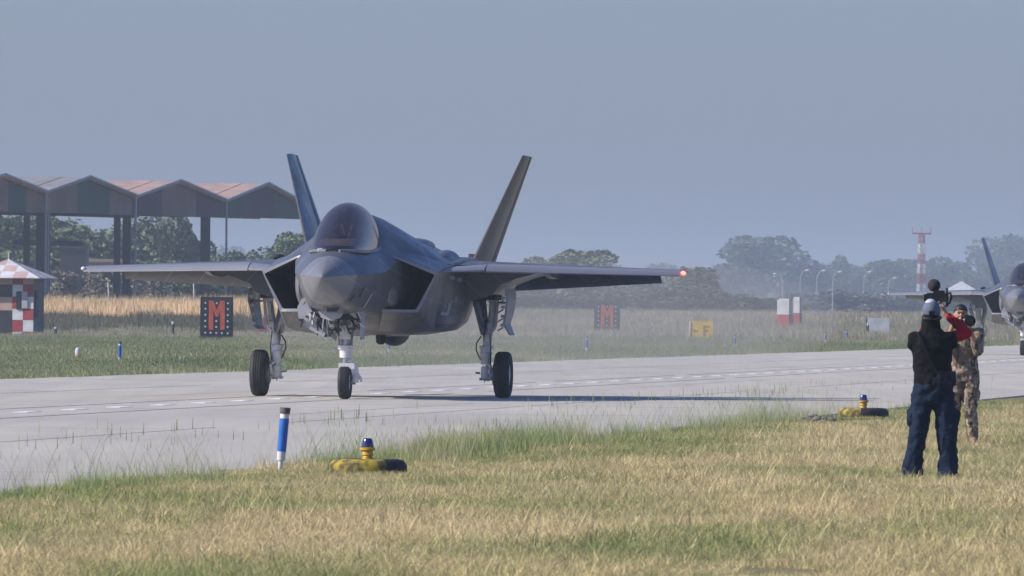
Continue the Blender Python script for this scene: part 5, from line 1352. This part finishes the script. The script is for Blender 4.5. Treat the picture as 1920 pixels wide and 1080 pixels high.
    mb = MB(); mb.ball((-.012, .03, 1.688), (.058, .08, .052), 20, 12); mb.v = [(x, y, max(z, 1.685)) for x, y, z in mb.v]; mb.build('cap_top', M_capw, cap, sm=60)
    mb = MB(); mb.prism([(-.07, .11), (-.06, .18), (-.02, .205), (.03, .20), (.06, .17), (.065, .11)], 1.60, 1.608, 'XY'); mb.build('cap_peak', M_capg, cap, sm=None)
    mb = MB(); mb.box((-.005, -.080, 1.60), (.05, .012, .045)); mb.build('cap_strap', M_blackc, cap, sm=None)
    mb = MB(); mb.tube([(-.085, -.0, 1.56), (-.06, -.075, 1.545), (0, -.095, 1.54), (.06, -.075, 1.545), (.08, 0, 1.56)], [.018] * 5, 8); mb.build('hair', M_hair, P, sm=50)
    # shoulder bag and strap are their own thing
    B = empty('shoulder_bag', (p.x + .10, p.y - .14, 1.02), 0, 'navy shoulder bag slung on the hip of the person in the black vest', 'bag')
    mb = MB(); mb.box((.045, .02, -.04), (.17, .05, .13)); mb.box((.0, .02, -.07), (.18, .04, .08)); organic('pouch', mb, M_bag, B, vox=.009, it=3, disp=.012, dscale=.05)
    mb = MB(); mb.tube([(-.26, .10, .40), (-.235, .04, .385), (-.205, -.005, .33), (-.16, -.018, .22), (-.10, -.022, .10), (-.04, -.045, .0)], [(.016, .005)] * 6, 8, up=(1, 0, .4)); mb.build('strap', mat('dark_webbing', (.009, .010, .014), .8, spec=.1), B, sm=50)
    # video camera held up
    C = empty('video_camera', (p.x + .055, p.y + .30, 1.755), 0, 'black video camera with a round grey windshield, held above the grey cap', 'camera')
    MB().box((0, 0, 0), (.19, .20, .085)).box((-.09, .02, -.005), (.07, .10, .07)).box((.02, -.02, .052), (.11, .12, .03)).build('camera_body', M_cam, C, sm=None)
    MB().lathe([(.045, .10), (.05, .11), (.05, .20), (.04, .205)], axis='Y', n=20).build('lens', M_cam, C)
    mb = MB(); mb.tube([(.095, -.04, -.09), (.10, -.05, -.02), (.095, -.05, .09)], .012, 8); mb.tube([(.095, -.05, .03), (.13, -.05, .045), (.14, -.05, 0), (.125, -.04, -.05), (.10, -.04, -.07)], .011, 8); mb.build('side_handle', M_cam, C)
    MB().box((.06, -.11, -.02), (.07, .02, .05)).build('viewfinder_screen', M_glass, C, sm=None)
    mb = MB(); mb.ball((-.025, .03, .115), .062, 20, 14); mb.build('microphone_windshield', M_fur, C, sm=60)
    MB().tube([(-.02, .03, .05), (-.022, .03, .09)], .014, 8).build('microphone_mount', M_cam, C)
person_a()

# --- camouflage man facing the camera.  x right in the picture, y away
def person_b():
    p = at(1808, 143.0)
    P = empty('person', (p.x, p.y, 0), 0, 'person in brown camouflage uniform facing the camera and holding a long lens', 'person')
    hd = Vector((-.055, -.03, 1.585))
    sh_r, el_r, ha_r = Vector((.155, 0, 1.36)), Vector((.15, -.20, 1.14)), Vector((.035, -.33, 1.42))    # picture right
    sh_l, el_l, ha_l = Vector((-.19, 0, 1.36)), Vector((-.26, -.16, 1.18)), Vector((-.16, -.24, 1.45))
    mb = MB()
    mb.tube([(0, 0, .85), (-.01, 0, 1.0), (-.015, 0, 1.18), (-.015, 0, 1.32), (-.015, 0, 1.40)], [(.13, .09), (.12, .085), (.145, .095), (.15, .09), (.06, .05)], 20, up=(1, 0, 0))
    limb(mb, [(-.02, 0, 1.38), (-.045, -.01, 1.50)], [.055, .052])
    mb.ball(hd, (.073, .09, .105), 24, 18); mb.ball(hd + Vector((0, -.045, -.055)), (.045, .04, .045), 16, 10)
    mb.ball(hd + Vector((0, -.098, -.012)), (.013, .018, .026), 10, 8); mb.ball(hd + Vector((0, -.08, .028)), (.055, .018, .012), 12, 8)
    mb.ball(hd + Vector((0, -.088, -.052)), (.022, .010, .008), 10, 6)
    for sx in (-1, 1): mb.ball(hd + Vector((sx * .075, 0, -.01)), (.012, .02, .03), 8, 6)
    for s, hp, kn, an in ((1, (.08, 0, .86), (.06, -.04, .48), (.105, .0, .09)), (-1, (-.085, 0, .86), (-.12, .0, .48), (-.15, .02, .09))):
        limb(mb, [hp, kn, an], [.078, .055, .038]); limb(mb, [an, (an[0] + s * .02, an[1] - .13, .04)], [.038, .032])
    for sh, el, ha in ((sh_r, el_r, ha_r), (sh_l, el_l, ha_l)): limb(mb, [sh, el], [.048, .042]); limb(mb, [el, ha], [.040, .027])
    hand(mb, ha_r, (-.25, -.3, 1), (-1, -.2, .2), -1); hand(mb, ha_l, (.3, -.2, 1), (1, -.2, .1), 1)
    body = organic('body', mb, M_skin, P, vox=.0065, it=3)
    mb = MB()
    for sx in (-1, 1): mb.ball(hd + Vector((sx * .028, -.083, .012)), (.011, .007, .006), 10, 6)
    mb.build('eyes', M_hair, P, sm=60)
    mb = MB(); mb.tube([hd + Vector((-.045, -.088, .03)), hd + Vector((-.025, -.098, .034)), hd + Vector((-.008, -.098, .03))], .004, 5); mb.tube([hd + Vector((.045, -.088, .03)), hd + Vector((.025, -.098, .034)), hd + Vector((.008, -.098, .03))], .004, 5); mb.build('eyebrows', M_hair, P)
    mb = MB(); mb.ball(hd + Vector((0, .016, .035)), (.083, .098, .092), 24, 16); mb.v = [(x, y, max(z, hd.z + .045 - max(0, y - hd.y) * 1.1)) if True else 0 for x, y, z in mb.v]; organic('hair', mb, M_hair, P, vox=.008, it=2, disp=.01, dscale=.02)
    mb = MB()
    mb.tube([(.0, 0, .98), (-.005, 0, .88), (-.005, 0, .78)], [(.165, .12), (.18, .13), (.15, .115)], 22, up=(1, 0, 0))
    mb.tube([(.085, 0, .90), (.08, -.01, .76), (.07, -.03, .62), (.065, -.045, .48), (.080, -.03, .34), (.098, -.01, .18), (.105, .0, .10)], [(.095, .115), (.100, .112), (.092, .10), (.084, .09), (.078, .082), (.070, .075), (.062, .07)], 20, up=(1, 0, 0))
    mb.tube([(-.085, 0, .90), (-.105, 0, .76), (-.12, .0, .62), (-.13, .0, .48), (-.14, .01, .34), (-.15, .02, .18), (-.15, .02, .10)], [(.095, .115), (.100, .112), (.092, .10), (.084, .09), (.078, .082), (.070, .075), (.062, .07)], 20, up=(1, 0, 0))
    mb.ball((.155, -.01, .62), (.03, .06, .08)); mb.ball((-.205, .0, .62), (.03, .06, .08))
    organic('trousers', mb, M_camo, P, vox=.011, it=4, disp=.04, dscale=.07)
    mb = MB()
    mb.tube([(0, 0, .90), (-.005, 0, 1.0), (-.012, 0, 1.12), (-.018, 0, 1.25), (-.018, 0, 1.35), (-.02, 0, 1.41), (-.03, 0, 1.44)], [(.165, .125), (.158, .12), (.170, .125), (.182, .13), (.17, .11), (.11, .085), (.08, .075)], 24, up=(1, 0, 0))
    for sh, el, ha in ((sh_r, el_r, ha_r), (sh_l, el_l, ha_l)): limb(mb, [sh, sh.lerp(el, .5), el], [.075, .068, .064]); limb(mb, [el, el.lerp(ha, .35)], [.062, .055])
    organic('jacket', mb, M_camo, P, vox=.011, it=4, disp=.024, dscale=.09)
    mb = MB()
    for (x, y) in ((.115, -.04), (-.16, -.02)): mb.ball((x, y - .04, .045), (.05, .13, .05), 14, 8); limb(mb, [(x - .008, y + .04, .20), (x, y + .03, .06)], [.062, .06])
    organic('boots', mb, M_tan, P, vox=.011, it=3)
    B = empty('backpack', (p.x + .13, p.y + .17, 1.27), 0, 'dark grey bag behind the shoulder of the person in camouflage', 'bag')
    mb = MB(); mb.box((0, 0, 0), (.20, .16, .30)); organic('bag_body', mb, mat('grey_nylon', (.10, .105, .11), .8, var=.1, scale=8), B, vox=.012, it=6)
    MB().box((0, .085, -.04), (.13, .02, .15)).build('front_pocket', M_steel, B, sm=None)
    C = empty('photo_camera', (p.x + .035, p.y - .30, 1.505), 0, 'black photo camera with a large round lens pointed at the viewer', 'camera')
    MB().box((-.02, .08, .0), (.14, .06, .10)).box((-.02, .08, .06), (.05, .05, .03)).build('camera_body', M_cam, C, sm=None)
    MB().lathe([(.035, .05), (.04, .0), (.05, -.06), (.066, -.10), (.068, -.20), (.062, -.20), (.055, -.14), (.01, -.13)], (.005, 0, 0), axis='Y', n=28).build('lens_barrel', M_cam, C, sm=35)
    MB().lathe([(.054, -.145), (.03, -.150), (.005, -.152)], (.005, 0, 0), axis='Y', n=24).build('front_glass', M_glass, C, sm=60)
person_b()

# pilots
M_suit = mat('olive_flight_suit', (.05, .055, .045), .8, var=.1, scale=6)
M_helm = mat('dark_grey_helmet', (.06, .06, .065), .35, var=.05)
M_strap = mat('pale_harness', (.45, .45, .43), .7, var=.1)
def pilot(root, label):
    o = root.matrix_basis @ Vector(A_(0, 4.45, 2.72)) if False else (Matrix.Translation(root.location) @ root.rotation_euler.to_matrix().to_4x4()) @ Vector(A_(0, 4.40, 2.76))
    P = empty('person', o, -TH, label, 'person', 'pilots in the cockpits')
    mb = MB(); mb.tube([(0, .1, 0), (0, .12, .15), (0, .14, .28), (0, .13, .33)], [(.15, .11), (.17, .12), (.19, .11), (.08, .07)], 18, up=(1, 0, 0)); limb(mb, [(0, .12, .30), (0, .10, .40)], [.06, .06]); mb.ball((0, .08, .46), (.085, .10, .11), 18, 12)
    for s in (-1, 1): limb(mb, [(s * .17, .13, .26), (s * .24, .0, .10), (s * .16, -.25, .08)], [.06, .05, .04]); hand(mb, (s * .16, -.25, .08), (0, -1, -.1), (-s, 0, -.4), s)
    for s in (-1, 1): limb(mb, [(s * .08, .05, .03), (s * .12, -.35, .06)], [.08, .06])
    organic('body', mb, M_suit, P, vox=.010, it=3)
    mb = MB(); mb.ball((0, .09, .485), (.125, .145, .13), 22, 14); h = mb.build('helmet', M_helm, P, sm=60)
    mb = MB(); mb.ball((0, .02, .48), (.098, .09, .055), 18, 12); mb.build('visor', M_glass, h, sm=60)
    mb = MB(); mb.tube([(0, -.02, .40), (0, -.10, .38), (.02, -.12, .28), (.05, -.05, .16)], [.045, .03, .018, .018], 10); mb.build('oxygen_mask', M_hose, h)
    mb = MB(); mb.tube([(-.09, .02, .28), (-.05, -.01, .15), (-.02, -.02, .04)], [(.018, .006)] * 3, 8); mb.tube([(.09, .02, .28), (.05, -.01, .15), (.02, -.02, .04)], [(.018, .006)] * 3, 8); mb.build('harness', M_strap, P)
pilot(jet, 'helmeted pilot sitting under the smoky canopy of the near fighter')
pilot(jet2, 'helmeted pilot under the canopy of the second, farther fighter')

# ------------------------------------------------------------------ haze
hm = bpy.data.materials.new('thin_air_haze'); hm.use_nodes = True
n = hm.node_tree.nodes; l = hm.node_tree.links; n.remove(n['Principled BSDF'])
pv = n.new('ShaderNodeVolumePrincipled'); pv.inputs['Color'].default_value = HAZE_C + (1,); pv.inputs['Density'].default_value = HAZE_D; pv.inputs['Anisotropy'].default_value = 0.1
l.new(pv.outputs[0], n['Material Output'].inputs['Volume'])
mb = MB(); x0, x1, y0, y1, z0, z1 = -1600, 1600, -100, 9300, -1.0, 42
mb.box(((x0 + x1) / 2, (y0 + y1) / 2, (z0 + z1) / 2), (x1 - x0, y1 - y0, z1 - z0))
hz = mb.build('haze', hm, sm=None); tag(hz, 'pale bluish air haze over the airfield', 'haze', kind='stuff')

# dusty hot exhaust drifting low behind the near fighter
pm_ = bpy.data.materials.new('dusty_exhaust_air'); pm_.use_nodes = True
n = pm_.node_tree.nodes; l = pm_.node_tree.links; n.remove(n['Principled BSDF'])
pv = n.new('ShaderNodeVolumePrincipled'); pv.inputs['Color'].default_value = (.80, .78, .74, 1); pv.inputs['Density'].default_value = .0065
l.new(pv.outputs[0], n['Material Output'].inputs['Volume'])
c = at(1110, 300); mb = MB(); mb.ball((0, 0, 0), (4.2, 60, 1.75), 32, 20)
pl = mb.build('haze', pm_, sm=60, loc=(c.x, c.y, 1.35), rot=(0, 0, -TH)); tag(pl, 'thin dusty exhaust air drifting behind the near fighter', 'haze', kind='stuff')
